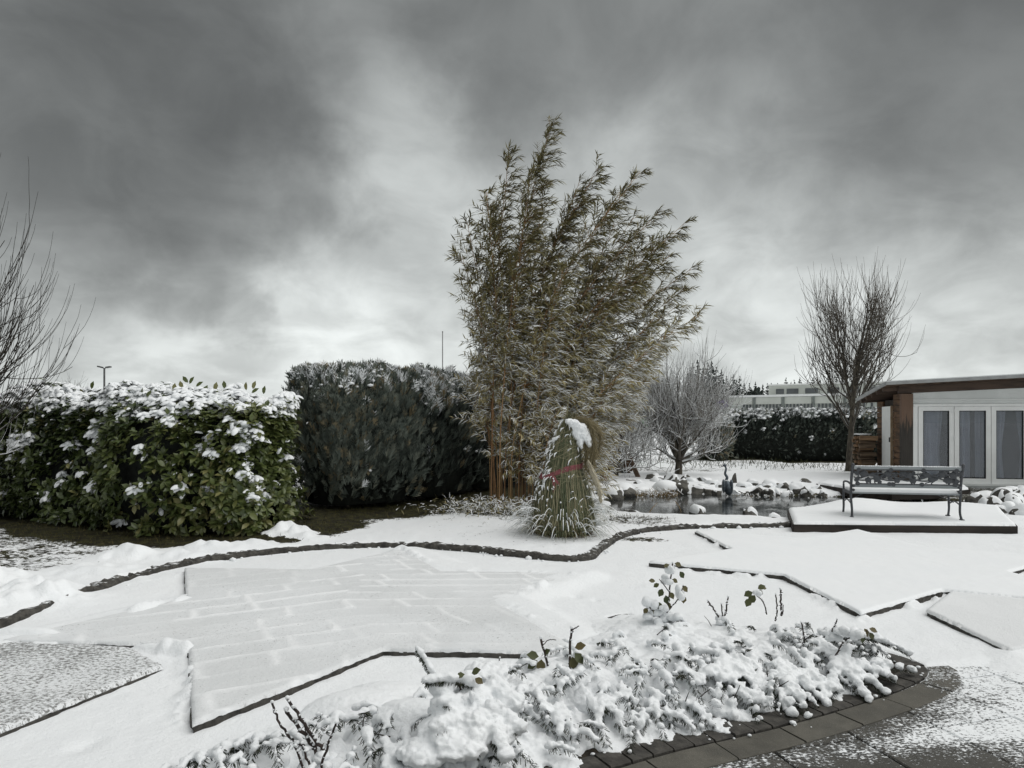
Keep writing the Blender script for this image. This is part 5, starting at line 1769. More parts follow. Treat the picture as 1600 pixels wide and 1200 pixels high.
def mat_water():
    m, t = newmat('water')
    pos = t.n('ShaderNodeNewGeometry').outputs['Position']
    ice = t.sstep(t.noise(pos, 2.3, 5.0, .65), .45, .7, 0, .55)
    col = t.mix(ice, (.022, .025, .025), (.10, .105, .105))
    rg = t.math('ADD', .06, t.math('MULTIPLY', ice, .35))
    b = principled(t, col, .1, .5, (t.noise(pos, 14.0, 3.0), .10, .01))
    t.t.links.new(rg, b.inputs['Roughness'])
    return m


P_ = POND * 1.0
cx = POND.mean(0)
V = [[cx[0], cx[1], -.02]] + [[p[0] + (p[0] - cx[0]) * .06, p[1] + (p[1] - cx[1]) * .10, -.02] for p in POND]
F = [[0, 1 + i, 1 + (i + 1) % len(POND)] for i in range(len(POND))]
tag(Acc().add(np.array(V), F).build('pond_water', mat_water()), 'dark half frozen garden pond', None, None, 'structure')

ROCK_N = [0]


def rock(c, s, label, snow=.75, angular=.35, bare=False, rz=None, seed=None):
    ROCK_N[0] += 1
    sd = ROCK_N[0] * 1.7 if seed is None else seed
    root = empty('rock', c, label, 'rock', 'rocks around the pond')
    V, F = ICO3
    rs = np.random.RandomState(int(sd * 10))
    W = V.copy()
    for k in range(7):                                   # planes cut off: broken faces
        n = rs.normal(0, 1, 3); n[2] = abs(n[2]) * .6; n /= np.linalg.norm(n)
        h = rs.uniform(.55, .85)
        d = W @ n - h
        W = W - np.outer(np.maximum(d, 0), n) * angular * 2.2
    W *= (1 + .12 * fbm(W[:, 0] * 2.2 + sd, W[:, 1] * 2.2, W[:, 2] * 2.2, 3))[:, None]
    W *= np.array(s)
    a = rs.uniform(0, 6.28) if rz is None else rz
    ca, sa = math.cos(a), math.sin(a)
    W = W @ np.array([[ca, sa, 0], [-sa, ca, 0], [0, 0, 1]])
    Acc().add(W, F).build('stone', M['rock_bare'] if bare else M['rock'], root, False)
    if snow > 0:
        no = W / (np.array(s) ** 2); no /= np.linalg.norm(no, axis=1)[:, None]
        up = sm(no[:, 2] + 1.3 * fbm(W[:, 0] * 7, W[:, 1] * 7, sd, 3), 1.2 - snow, 1.38 - snow)
        U = W + np.stack([np.zeros(len(W)), np.zeros(len(W)), up * (.016 + .04 * fbm(W[:, 0] * 5, W[:, 1] * 5, 2, 2)) - .012 * (1 - up)], 1) + no * (up * .012 - .01 * (1 - up))[:, None]
        Acc().add(U, F).build('snow_cap', M['snow_soft'], root, True)
    return root


ORD = ['first', 'second', 'third', 'fourth', 'fifth', 'sixth', 'seventh', 'eighth', 'ninth', 'tenth', 'eleventh', 'twelfth', 'thirteenth', 'fourteenth', 'fifteenth', 'sixteenth', 'seventeenth', 'eighteenth', 'nineteenth', 'twentieth', 'twenty-first', 'twenty-second', 'twenty-third', 'twenty-fourth', 'twenty-fifth']


def W_(px, py, Y):
    return A(px, py, Y)


# near bank boulders
rock(A(1091, 797, 12.0) + [0, 0, -.05], (.19, .15, .14), 'low snow covered boulder at the near water edge, left of the round one', .85)
rock(A(1173, 804, 11.5) + [0, 0, -.05], (.155, .15, .17), 'round snow topped boulder standing at the near water edge', .7)
rock(A(1211, 811, 11.2) + [0, 0, -.04], (.17, .15, .14), 'snow topped boulder beside the corner of the bench platform', .75)
rock(A(1225, 822, 10.7) + [0, 0, -.02], (.06, .06, .05), 'small white stone in front of the platform corner', .8)
rock(A(1238, 805, 11.3) + [0, 0, 0], (.06, .06, .1), 'small upright stone against the left end of the platform', .7)
rock(A(987, 804, 11.9) + [0, 0, -.05], (.26, .16, .15), 'wide dark rock with a snowy rim on the near left bank', .3, .2)
rock(A(943, 806, 11.6) + [0, 0, -.03], (.12, .12, .17), 'upright pale rock right of the pampas grass', .5)
rock(A(940, 783, 13.0) + [0, 0, -.1], (.24, .18, .12), 'flat snowy slab at the left end of the water', .9)
rock(A(938, 795, 12.4) + [0, 0, -.1], (.2, .16, .1), 'lower flat snowy slab at the left end of the water', .9)
rock(A(955, 770, 14.3) + [0, 0, -.08], (.42, .3, .2), 'large dark snowy rock behind the pampas plume', .7)
rock(A(975, 765, 14.9) + [0, 0, -.06], (.38, .3, .22), 'large snowy rock at the left corner of the pond', .75)
rock(A(1010, 768, 15.3) + [0, 0, -.1], (.5, .32, .2), 'long dark snowy ledge above the reeds', .65)
rock(A(1040, 762, 15.4) + [0, 0, -.05], (.36, .3, .2), 'broad snow mound rock above the reeds', .95)
rock(A(1030, 752, 16.1) + [0, 0, -.05], (.35, .3, .16), 'dark stone peeping out left of the round tree trunk', .5)
rock(A(1064, 762, 15.4) + [0, 0, -.05], (.30, .26, .26), 'slanted bare stone face right of the snow mound', .35, .5, True)
rock(A(1083, 768, 15.3) + [0, 0, -.1], (.34, .26, .24), 'dark boulder rising from the far water edge below the tree', .4, .5, True)
rock(A(1105, 767, 15.3) + [0, 0, -.07], (.34, .26, .24), 'blocky grey boulder on the far water edge', .55, .55, True)
rock(A(1085, 755, 16.2) + [0, 0, -.08], (.36, .3, .2), 'snowy rock in the second row right of the trunk', .8)
rock(A(1148, 757, 15.9), (.09, .09, .27), 'upright dark slab standing beside the heron figure', .2, .5, True)
k = 0
for px, py, Y, s in [(1118, 770, 15.2, .2), (1132, 773, 15.1, .17), (1150, 772, 15.1, .2), (1166, 774, 15.0, .16), (1182, 771, 15.1, .21), (1200, 775, 14.9, .2), (1215, 771, 15.0, .18), (1230, 774, 14.8, .2), (1247, 769, 15.0, .26), (1262, 773, 14.7, .18), (1272, 765, 15.2, .2), (1284, 772, 14.7, .15)]:
    rock(A(px, py, Y) + [0, 0, -.06], (s * random.uniform(.8, 1.2), s, s * random.uniform(.75, 1.1)), ORD[k] + ' stone counted from the heron figure rightwards along the far water edge', random.choice([.35, .5, .65]), .6)
    k += 1
rs_ = random.Random(4)
for k, (px, py, Y) in enumerate([(1000, 757, 15.8), (985, 752, 16.3), (1018, 748, 16.6), (1048, 752, 16.0), (1072, 748, 16.6), (1100, 752, 16.2), (1112, 758, 15.8), (1124, 763, 15.5), (1160, 763, 15.5), (1176, 760, 15.7), (1193, 764, 15.5), (1208, 762, 15.6), (1222, 764, 15.4), (1240, 760, 15.7)]):
    s_ = rs_.uniform(.15, .3)
    rock(A(px, py, Y) + [0, 0, -.03], (s_ * rs_.uniform(.9, 1.5), s_, s_ * rs_.uniform(.6, .9)), ORD[k] + ' rock from the left in the upper row of stones along the far bank', rs_.choice([.3, .45, .55, .7]), .6, rs_.random() < .5)
rock(A(1255, 757, 16.0) + [0, 0, -.02], (.22, .2, .2), 'dark wedge shaped rock left of the far platform', .35, .6, True)
k = 0
for px, py, Y, sx, sz in [(1523, 787, 12.6, .34, .26), (1545, 792, 12.2, .3, .24), (1565, 783, 12.8, .34, .3), (1585, 790, 12.3, .34, .28), (1605, 785, 12.6, .4, .32), (1560, 803, 11.5, .26, .2), (1578, 802, 11.5, .3, .24), (1600, 806, 11.2, .32, .26), (1540, 779, 13.4, .3, .2), (1578, 772, 13.9, .34, .2), (1602, 770, 13.9, .3, .2), (1520, 800, 11.8, .22, .18), (1625, 800, 11.5, .4, .3), (1602, 822, 10.3, .2, .12)]:
    rock(A(px, py, Y) + [0, 0, -.06], (sx * .85, sx * .75, sz * 1.0), ORD[k] + ' rock of the snowy pile right of the bench, nearest the platform counted first', random.choice([.45, .6, .75]))
    k += 1
rock(A(1581, 832, 9.9) + [0, 0, 0], (.045, .04, .04), 'pebble sized round stone lying on the snow by the platform corner', .6)


# dry reeds along the far edge
def reeds(name, label, px0, px1, py, Y, n, h, seed):
    np.random.seed(seed)
    ac, sn = Acc(), Acc()
    c0 = A((px0 + px1) / 2, py, Y)
    for i in range(n):
        o = A(np.random.uniform(px0, px1), py + np.random.uniform(-2, 4), Y + np.random.uniform(-.3, .2)); o[2] = -.12
        d = np.random.normal(0, .35, 3); d[2] = 1
        L = np.random.uniform(.4, 1.0) * h
        m = o + d * L * .6; e = m + np.array([np.random.normal(0, .5), np.random.normal(-.1, .3), np.random.uniform(-.7, .5)]) * L * .45
        P = np.array([o, m, e]) - c0
        ac.tube(P, [.006, .005, .0025], 3, np.random.uniform(.5, 1), cap=False)
        if np.random.rand() < .5: sn.tube(P[1:] + np.array([0, -.004, .008]), [.009, .006], 4)
    root = empty(name, c0, label, 'reeds')
    tag(ac.build('blades', M['grass_dry'], root), None, None, None, 'stuff')
    tag(sn.build('snow', M['snow_soft'], root), None, None, None, 'stuff')


M['grass_dry'] = mat_leaf('grass_dry', [(0, (.10, .07, .03)), (.6, (.24, .17, .08)), (1, (.38, .30, .17))], .8, .1)
reeds('reed_tuft', 'dry snowy reeds below the snow mound on the far water edge', 988, 1058, 780, 14.9, 190, .38, 3)
reeds('reed_tuft', 'sparse dry reeds at the far water edge right of the heron figure', 1140, 1240, 781, 14.7, 60, .22, 4)
reeds('reed_tuft', 'thin dry stalks standing in the dark water under the far platform', 1440, 1500, 800, 12.2, 22, .4, 6)
reeds('reed_tuft', 'few dry stalks at the right end of the far bank', 1255, 1300, 781, 14.6, 26, .22, 5)
tw = Acc()
for a, b in ((A(1010, 808, 12.0), A(1028, 785, 12.3)), (A(1055, 783, 12.6), A(1067, 805, 12.1))):
    tw.tube([a, (a + b) / 2 + [0, 0, .03], b], [.007, .006, .003], 5)
tag(tw.build('dead_stalk', M['grass_dry']), 'two thin broken stalks crossing the pond surface', 'stalk')


# heron figure
def heron():
    Y = 14.75
    b = A(1136, 782, Y)
    root = empty('heron_figure', b, 'blue grey metal heron figure standing at the far water edge', 'garden figure')
    mb = mat_plain('heron_metal', (.16, .19, .22), (.07, .085, .10), .5, 30.0, .4, .5, .5, snow=(.9, 1.1, 20.0))
    def R(px, py): return A(px, py, Y) - b
    ac = Acc()
    P = np.array([R(1140, 774), R(1138.5, 767), R(1136.5, 758), R(1134, 751)])
    V, F = tube(spline(P, 6), np.interp(np.linspace(0, 1, 19), [0, .2, .5, .8, 1], [.015, .075, .10, .075, .035]), 12)
    ac.add(V, F); ac.build('body', mb, root, True)
    ac = Acc()
    ac.tube(spline([R(1134, 752), R(1136, 746), R(1133, 740), R(1134.5, 733), R(1133, 728)], 6), np.linspace(.036, .017, 25), 8); ac.build('neck', mb, root, True)
    ac = Acc(); blob(ac, R(1132.5, 727), (.042, .03, .026), 1, .1, ICO2); ac.build('head', mb, root, True)
    h = R(1131.5, 727.5)
    Acc().tube([h, h + np.array([-.14, -.07, -.045])], [.013, .002], 6).build('beak', M['metal_dark'], root)
    for px in (1134, 1138.5):
        Acc().tube([R(px, 770), R(px + .5, 777), R(px, 787)], [.010, .008, .009], 6).build('leg', mb, root)
    for sx in (-1, 1):
        a = Acc(); blob(a, R(1136, 759) + np.array([sx * .085, -.03, 0]), (.035, .08, .15), sx + 2, .15, ICO2); a.build('wing', mb, root, True)
    s = Acc(); blob(s, R(1132.5, 726) + [0, 0, .03], (.035, .03, .016), 2, .3, ICO1); blob(s, R(1134, 753) + [0, 0, .03], (.06, .05, .025), 3, .3, ICO1)
    s.build('snow', M['snow_soft'], root, True)


heron()


# ================================================================== platforms
def snow_top(poly, z0, hfun, name, root, off, res=.05, lip=.03):
    P = np.array(poly)
    x0, y0 = P.min(0) - res; x1, y1 = P.max(0) + res * 2
    gx, gy = np.meshgrid(np.arange(x0, x1, res), np.arange(y0, y1, res))
    d = dist_line(gx, gy, poly, True); ins = in_poly(gx, gy, poly); sd = np.where(ins, d, -d)
    # pull outside neighbours onto the outline
    gx2, gy2 = gx.copy(), gy.copy()
    n = len(P); best = np.full(gx.shape, 1e9)
    for i in range(n):
        a, b = P[i], P[(i + 1) % n]; L = ((b - a) ** 2).sum()
        t = np.clip(((gx - a[0]) * (b[0] - a[0]) + (gy - a[1]) * (b[1] - a[1])) / L, 0, 1)
        qx, qy = a[0] + t * (b[0] - a[0]), a[1] + t * (b[1] - a[1])
        dd = np.hypot(gx - qx, gy - qy); m = dd < best
        best = np.where(m, dd, best)
        gx2 = np.where(m & ~ins, qx, gx2); gy2 = np.where(m & ~ins, qy, gy2)
    sd2 = np.where(ins, sd, 0)
    h = hfun(gx2, gy2)
    z = z0 + h * np.sqrt(np.clip((sd2 + .004) / lip, 0, 1)) + .004 * fbm(gx2 * 12, gy2 * 12, 3, 2)
    z = np.where(ins, z, z0 - .012 + .01 * vnoise(gx2 * 14, gy2 * 14, 2))
    ok = sd > -res * 1.45
    idx = np.full(gx.shape, -1); idx[ok] = np.arange(ok.sum())
    q = np.stack([idx[:-1, :-1], idx[:-1, 1:], idx[1:, 1:], idx[1:, :-1]], -1).reshape(-1, 4); q = q[(q >= 0).all(1)]
    obj(name, mesh(name, np.column_stack([gx2[ok], gy2[ok], z[ok]]), q, M['snow_soft'], True), root, off)


def platform():
    z = .125
    A0, B0 = G(1240, 833)[:2], G(1588, 836)[:2]
    C0 = A(1560, 800, 11.5)[:2]; C1_ = A(1480, 792, 12.0)[:2]; D0 = A(1340, 792, 12.0)[:2]; D1_ = A(1232, 799, 11.3)[:2]
    poly = [tuple(A0), tuple(B0), tuple(C0), tuple(C1_), tuple(D0), tuple(D1_)]
    c = np.mean(poly, 0)
    root = empty('bench_platform', (c[0], c[1], 0), 'low dark wooden platform with a snow blanket carrying the bench', 'platform')
    off = (-c[0], -c[1], 0)
    n = len(poly)
    for i in range(n):                                   # fascia boards
        a, b = np.array(poly[i]), np.array(poly[(i + 1) % n])
        Acc().bar([a[0], a[1], z - .075], [b[0], b[1], z - .075], .035, .15).build('fascia_board', M['wood_dark'], root, loc=off)
    # deck boards under the snow
    y0, y1 = 9.9, 11.9
    me = None
    for k, y in enumerate(np.arange(y0, y1, .145)):
        xs = []
        for i in range(n):
            a, b = poly[i], poly[(i + 1) % n]
            if (a[1] > y) != (b[1] > y): xs.append(a[0] + (y - a[1]) / (b[1] - a[1]) * (b[0] - a[0]))
        if len(xs) >= 2 and max(xs) - min(xs) > .3:
            Acc().box(((min(xs) + max(xs)) / 2, y, z - .02), (max(xs) - min(xs) - .2, .138, .028)).build('deck_board', M['wood_deck'], root, loc=off)
    def hf(x, y):
        px = 800 + x / y * FPX
        back = sm(y, 10.2, 11.6)
        hump = .09 * np.exp(-((px - 1335) / 55.0) ** 2) + .03 * np.exp(-((px - 1500) / 60.0) ** 2)
        return .045 + hump * back + .012 * fbm(x * 2.2, y * 2.2, 1, 3) - .008 * np.exp(-((y - 10.35) / .05) ** 2)
    snow_top(poly, z, hf, 'snow_blanket', root, off, .045)
    return z


ZP = platform()


def far_platform():
    z = .17
    poly = [A(1276, 762, 15.6)[:2], A(1330, 771, 14.3)[:2], A(1392, 776, 13.6)[:2], A(1470, 774, 13.8)[:2], A(1514, 769, 14.3)[:2], A(1500, 760, 15.6)[:2], A(1400, 756, 16.1)[:2], A(1290, 756, 16.3)[:2]]
    poly = [tuple(p) for p in poly]
    c = np.mean(poly, 0)
    root = empty('pond_platform', (c[0], c[1], 0), 'dark wooden platform over the water in front of the garden house', 'platform')
    off = (-c[0], -c[1], 0)
    n = len(poly)
    for i in range(n):
        a, b = np.array(poly[i]), np.array(poly[(i + 1) % n])
        Acc().bar([a[0], a[1], z - .07], [b[0], b[1], z - .07], .04, .14).build('fascia_board', M['wood_dark'], root, loc=off)
    P = np.array(poly)
    Acc().add(np.column_stack([P, np.full(n, z - .03)]), [list(range(n))]).build('deck_boards', M['wood_deck'], root, loc=off)
    for px, py, Y in ((1392, 790, 13.75), (1330, 785, 14.4), (1470, 785, 13.9)):
        p = A(px, py, Y)
        Acc().tube([[p[0], p[1], -.5], [p[0], p[1], z - .05]], .075, 10).build('post', M['wood_deck'], root, loc=off)
    for i in range(3):
        a, b = P[1] * (1 - i / 3) + P[7] * i / 3, P[4] * (1 - i / 3) + P[5] * i / 3
        Acc().bar([a[0], a[1] + .1, z - .16], [b[0], b[1] + .1, z - .16], .08, .12).build('joist', M['wood_dark'], root, loc=off)
    snow_top(poly, z, lambda x, y: .05 + .012 * fbm(x * 2, y * 2, 5, 3), 'snow_blanket', root, off, .06)


far_platform()


# ================================================================== the bench (seen from behind)
def bench():
    L = A(1331, 811, 10.15); R = A(1503, 815, 9.85)
    zf = ZP + .03
    w = float(np.hypot(*(R - L)[:2])); ang = math.atan2(R[1] - L[1], R[0] - L[0])
    c = (L + R) / 2
    root = empty('garden_bench', (c[0], c[1], zf), 'ornate cast iron and grey slat garden bench seen from behind, snow on its seat', 'bench', None, ang)
    h = .80
    # local frame: x along the bench, y away from the viewer (front of the seat), z up
    def side(sx):
        x = sx * w / 2
        fr = Acc()
        fr.tube(spline([(x, .0, 0), (x - sx * .012, .035, .12), (x, .05, .32), (x, .045, .42), (x, .015, .62), (x, -.045, h)], 5), np.interp(np.linspace(0, 1, 26), [0, .1, .5, 1], [.024, .017, .018, .022]), 8)
        blob(fr, (x, -.048, h + .01), (.026, .024, .028), sx, .1, ICO2)
        o = fr.build('rear_leg', M['metal_dark'], root, True)
        a = Acc(); a.box((x, -.0, .012), (.045, .07, .024)); a.build('foot', M['metal_dark'], o)
        fr = Acc()
        fr.tube(spline([(x, .47, 0), (x, .435, .14), (x, .45, .30), (x, .44, .40)], 5), np.interp(np.linspace(0, 1, 16), [0, .15, 1], [.024, .016, .019]), 8)
        o = fr.build('front_leg', M['metal_dark'], root, True)
        Acc().box((x, .475, .012), (.045, .07, .024)).build('foot', M['metal_dark'], o)
        fr = Acc(); fr.tube(spline([(x, .03, .50), (x, .18, .53), (x, .34, .53), (x, .43, .51), (x, .44, .46), (x, .43, .40)], 5), .015, 8)
        fr.build('armrest', M['metal_dark'], root, True)
        Acc().bar((x, .03, .375), (x, .46, .385), .03, .04).build('seat_bearer', M['metal_dark'], root)
        fr = Acc(); fr.tube(spline([(x, .05, .22), (x, .25, .26), (x, .44, .20)], 5), .010, 6); fr.build('stretcher', M['metal_dark'], root, True)
        for zz in (.425, .485, .70):
            q = Acc(); blob(q, (x - sx * .028, -.01 + (.62 - zz) * .15, zz), (.022, .02, .022), zz, .05, ICO2); q.build('lug', M['metal_dark'], root, True)
    side(-1); side(1)
    n = 7
    for i in range(n):
        y = .06 + i * .062
        Acc().box((0, y, .375 + .006 * math.cos(i)), (w - .02, .05, .022)).build('seat_slat', M['slat_grey'], root)
    def back(z): return .05 - .1 * max(0, (z - .42)) / .38 * 1.0
    for z, hh in ((.765, .050), (.488, .046)):
        y = back(z) + .01
        Acc().bar((-w / 2 + .02, y, z), (w / 2 - .02, y, z), .022, hh).build('back_slat', M['slat_grey'], root)
    # ornate panel
    pw, z0, z1 = w - .17, .522, .735
    zc = (z0 + z1) / 2
    pan = empty('ornate_panel', (0, 0, 0)); pan.parent = root
    def pt(x, z): return np.array([x, back(z) - .006, z])
    fr = Acc()
    for a, b in ((pt(-pw / 2, z0), pt(pw / 2, z0)), (pt(-pw / 2, z1), pt(pw / 2, z1)), (pt(-pw / 2, z0), pt(-pw / 2, z1)), (pt(pw / 2, z0), pt(pw / 2, z1))):
        fr.bar(a, b, .018, .018, up=(0, -1, .1))
    fr.build('border', M['metal_dark'], pan)
    for x, z in [(-pw / 2, z0), (pw / 2, z0), (-pw / 2, z1), (pw / 2, z1), (-pw / 6, z0), (pw / 6, z0), (-pw / 6, z1), (pw / 6, z1), (-pw / 2 - .02, z0 + .055), (pw / 2 + .02, z0 + .055), (-pw / 2 - .02, z1 - .055), (pw / 2 + .02, z1 - .055)]:
        q = Acc(); q.tube([pt(x, z) + [0, -.012, 0], pt(x, z) + [0, .012, 0]], .031, 12); q.build('scallop', M['metal_dark'], pan)
    rs = np.random.RandomState(2)
    st = Acc()
    for sgn, ph in ((1, 0), (-1, 1.2), (1, 2.9)):        # winding stems
        xs = np.linspace(-pw / 2, pw / 2, 40)
        P = np.array([pt(x, zc + sgn * .055 * math.sin(x * 7.5 + ph)) for x in xs])
        st.tube(P, .012, 6)
    for k in range(26):
        x = -pw / 2 + pw * (k + .5) / 26; z = zc + rs.uniform(-.07, .07)
        e = pt(x + rs.uniform(-.09, .09), np.clip(z + rs.uniform(-.1, .1), z0, z1))
        st.tube([pt(x, z), (pt(x, z) + e) / 2 + rs.normal(0, .012, 3) * [1, .1, 1], e], .0085, 5)
    tag(st.build('stems', M['metal_dark'], pan, True), None, None, None, 'stuff')
    leafm = Acc().add(np.array([[0, 0, 0], [-.5, 0, .4], [0, -.12, .45], [.5, 0, .4], [-.35, 0, .8], [.35, 0, .8], [0, 0, 1.1], [0, .15, .5]]), [[0, 2, 1], [0, 3, 2], [1, 2, 4], [3, 5, 2], [4, 2, 6], [2, 5, 6], [0, 1, 7], [0, 7, 3], [1, 4, 7], [3, 7, 5], [4, 6, 7], [7, 6, 5]]).mesh('leaf', M['metal_dark'])
    for k in range(24):
        x = -pw / 2 + .03 + (pw - .06) * (k + rs.uniform(.2, .8)) / 24; z = zc + rs.uniform(-.075, .06)
        obj('leaf', leafm, pan, pt(x, z), (0, rs.uniform(0, 6.28), 0), .072 * rs.uniform(.8, 1.25))
    ros = Acc()
    V, F = ICO2
    ros.add(V * np.array([1, .4, 1]) * (1 + .13 * np.sin(np.arctan2(V[:, 2], V[:, 0]) * 5))[:, None], F)
    rm = ros.mesh('rose', M['metal_dark'])
    for x, z in [(-.62, .05), (-.42, -.03), (-.27, .05), (-.13, -.045), (0.04, .035), (.10, -.05), (.28, .04), (.36, -.03), (.50, .05), (.60, -.04), (-.55, -.05), (.66, .04)]:
        obj('rose_blossom', rm, pan, pt(x * pw / 1.4, zc + z), None, rs.uniform(.042, .056))
    # braces under the seat
    for sx in (-1, 1):
        Acc().tube([(sx * (w / 2 - .01), .25, .24), (sx * (w / 2 - .30), .25, .39)], .006, 5).build('brace', M['metal_dark'], root)
    # snow on the seat and on the rail
    gx, gy = np.meshgrid(np.linspace(-w / 2 + .02, w / 2 - .02, 90), np.linspace(.055, .475, 24))
    d = np.minimum(np.minimum(gx + w / 2 - .02, w / 2 - .02 - gx), np.minimum(gy - .055, .475 - gy))
    z = .380 + .062 * np.sqrt(np.clip(d / .03, 0, 1)) + .006 * fbm(gx * 6, gy * 6, 1, 3)
    i = (np.arange(23) * 90)[:, None] + np.arange(89)[None, :]
    F = np.stack([i, i + 1, i + 91, i + 90], -1).reshape(-1, 4)
    obj('seat_snow', mesh('seat_snow', np.stack([gx, gy, z], -1).reshape(-1, 3), F, M['snow_soft'], True), root)
    s = Acc()
    for x in np.linspace(-w / 2 + .05, w / 2 - .04, 60):
        blob(s, (x, back(.765) + .01, .79), (.022, .014, .008 + .004 * random.random()), x * 9, .3, ICO1)
    tag(s.build('rail_snow', M['snow_soft'], root, True), None, None, None, 'stuff')


bench()


# ================================================================== garden house
def house():
    Fc = A(1406, 760, 16.35)[:2]
    dx = np.array([.97, -.243]); dx = dx / np.linalg.norm(dx)                # along the front
    dy = np.array([-dx[1], dx[0]])                          # into the house
    if dy[1] < 0: dy = -dy
    ang = math.atan2(dx[1], dx[0])
    root = empty('garden_house', (Fc[0], Fc[1], 0), 'low brown timber garden house with white glazed doors and a snowy flat roof', 'garden house', None, ang)
    # local: x along the front, y inwards, z up
    wood = mat_plain('house_wood', (.095, .066, .05), (.04, .03, .025), .75, 5.0, .5, stretch=(.25, 1, 1.5))
    woodv = None
    m, t = newmat('weathered_post')
    pos = t.n('ShaderNodeTexCoord').outputs['Object']
    st = t.n('ShaderNodeVectorMath', {0: pos, 1: (1, 1, .08)}, operation='MULTIPLY').outputs[0]
    zz = t.n('ShaderNodeSeparateXYZ', {0: pos}).outputs[2]
    e = t.math('ADD', zz, t.math('MULTIPLY', t.math('SUBTRACT', t.noise(st, 26.0, 4.0, .7), .5), 1.1))
    fresh = t.mix(t.noise(st, 30.0, 4.0), (.14, .09, .065), (.20, .135, .10))
    old = t.mix(t.noise(st, 30.0, 4.0), (.03, .027, .025), (.075, .068, .06))
    principled(t, t.mix(t.sstep(e, 1.48, 1.72), old, fresh), .8, .2, (t.noise(st, 60.0, 4.0), .5, .006))
    post_m = m
    FL, W = .11, 4.0                                        # floor level, length of front built
    D = 2.05                                                 # depth of the side wall
    ztopf = lambda x: 2.30 + .04 * x                       # underside of the front fascia
    # corner post
    Acc().box((.135, -.02, (FL + 2.29) / 2), (.25, .16, 2.29 - FL)).build('corner_post', post_m, root)
    # side wall of horizontal boards: y from 0 to D at x = 0
    zr = lambda y: 2.40 - .11 * y                          # roof falls to the back
    bh = .145
    side_m = mat_plain('side_boards', (.17, .095, .05), (.06, .038, .024), .8, 6.0, .5, stretch=(1, .3, 2))
    for k in range(15):
        z = FL + .02 + bh * k
        for (ya, yb) in ((.09, .62), (1.52, D)):
            if z + bh * .5 > zr(yb) - .02: continue
            Acc().box((.05 + random.uniform(-.004, .004), (ya + yb) / 2, z + bh / 2), (.05, yb - ya, bh - .012)).build('wall_board', side_m, root)
    Acc().box((.09, D / 2, (FL + zr(D)) / 2), (.03, D, zr(D) - FL)).build('wall_core', M['wood_dark'], root)
    # narrow white side door
    do = Acc().box((.022, 1.07, FL + .95), (.06, .80, 1.9)).build('side_door', M['white'], root)
    Acc().box((-.0, .66, FL + .95), (.05, .05, 1.92)).build('door_frame', mat_plain('frame_wood', (.32, .24, .16), (.22, .16, .10), .7), do)
    Acc().box((-.02, .74, FL + 1.05), (.04, .03, .12)).build('handle', M['metal_dark'], do)
    # front: white surround, three door leaves
    x0 = .265
    lw = .755
    zt = FL + 1.93
    Acc().box((x0 + .05, -.03, (FL + zt) / 2), (.10, .12, zt - FL)).build('door_jamb', M['white'], root)
    # header panel
    V = [[x0, -.06, zt + .005], [W, -.06, zt + .005], [W, -.06, ztopf(W)], [x0, -.06, ztopf(x0)], [x0, .06, zt + .005], [W, .06, zt + .005], [W, .06, ztopf(W)], [x0, .06, ztopf(x0)]]
    Acc().add(np.array(V), [[0, 1, 2, 3], [4, 7, 6, 5], [0, 4, 5, 1], [3, 2, 6, 7], [0, 3, 7, 4], [1, 5, 6, 2]]).build('header_panel', M['white_dim'], root)
    Acc().box(((x0 + W) / 2, -.075, zt - .03), (W - x0, .06, .06)).build('top_frame', M['white'], root)
    Acc().box(((x0 + W) / 2, -.075, zt + .10), (W - x0, .05, .018)).build('header_trim', M['white'], root)
    glass, t = newmat('glass')
    lw_ = t.n('ShaderNodeLayerWeight', {'Blend': .28}).outputs['Fresnel']
    tr = t.n('ShaderNodeBsdfTransparent', {0: (.74, .76, .79, 1)}).outputs[0]
    gl = t.n('ShaderNodeBsdfGlossy', {0: (.9, .93, .96, 1), 'Roughness': .012}).outputs[0]
    f = t.math('ADD', t.math('MULTIPLY', lw_, .8), .05)
    t.n('ShaderNodeOutputMaterial', {0: t.n('ShaderNodeMixShader', {0: f, 1: tr, 2: gl}).outputs[0]})
    rub = mat_plain('gasket', (.012, .012, .013), None, .6)
    cur_m = mat_plain('curtain', (.62, .63, .68), (.54, .55, .60), .9, 3.0, 0.0)
    xs = x0 + .11
    for k in range(5):
        xa, xb = xs + k * (lw + .012), xs + k * (lw + .012) + lw
        if xa > W - .1: break
        leaf = empty('door_leaf', (0, 0, 0)); leaf.parent = root
        st_ = .098
        zb = FL + .045
        for (cxx, czz, sx, sz) in ((xa + st_ / 2, (zb + zt - .065) / 2, st_, zt - .065 - zb), (xb - st_ / 2, (zb + zt - .065) / 2, st_, zt - .065 - zb)):
            Acc().box((cxx, -.07, czz), (sx, .07, sz)).build('stile', M['white'], leaf)
        Acc().box(((xa + xb) / 2, -.07, zt - .065 - st_ / 2), (lw - 2 * st_ - .002, .068, st_)).build('rail', M['white'], leaf)
        Acc().box(((xa + xb) / 2, -.07, zb + .06), (lw - 2 * st_ - .002, .068, .12)).build('rail', M['white'], leaf)
        gx0, gx1, gz0, gz1 = xa + st_, xb - st_, zb + .12, zt - .065 - st_
        Acc().box(((gx0 + gx1) / 2, -.06, (gz0 + gz1) / 2), (gx1 - gx0 - .03, .012, gz1 - gz0 - .03)).build('pane', glass, leaf)
        g = Acc()
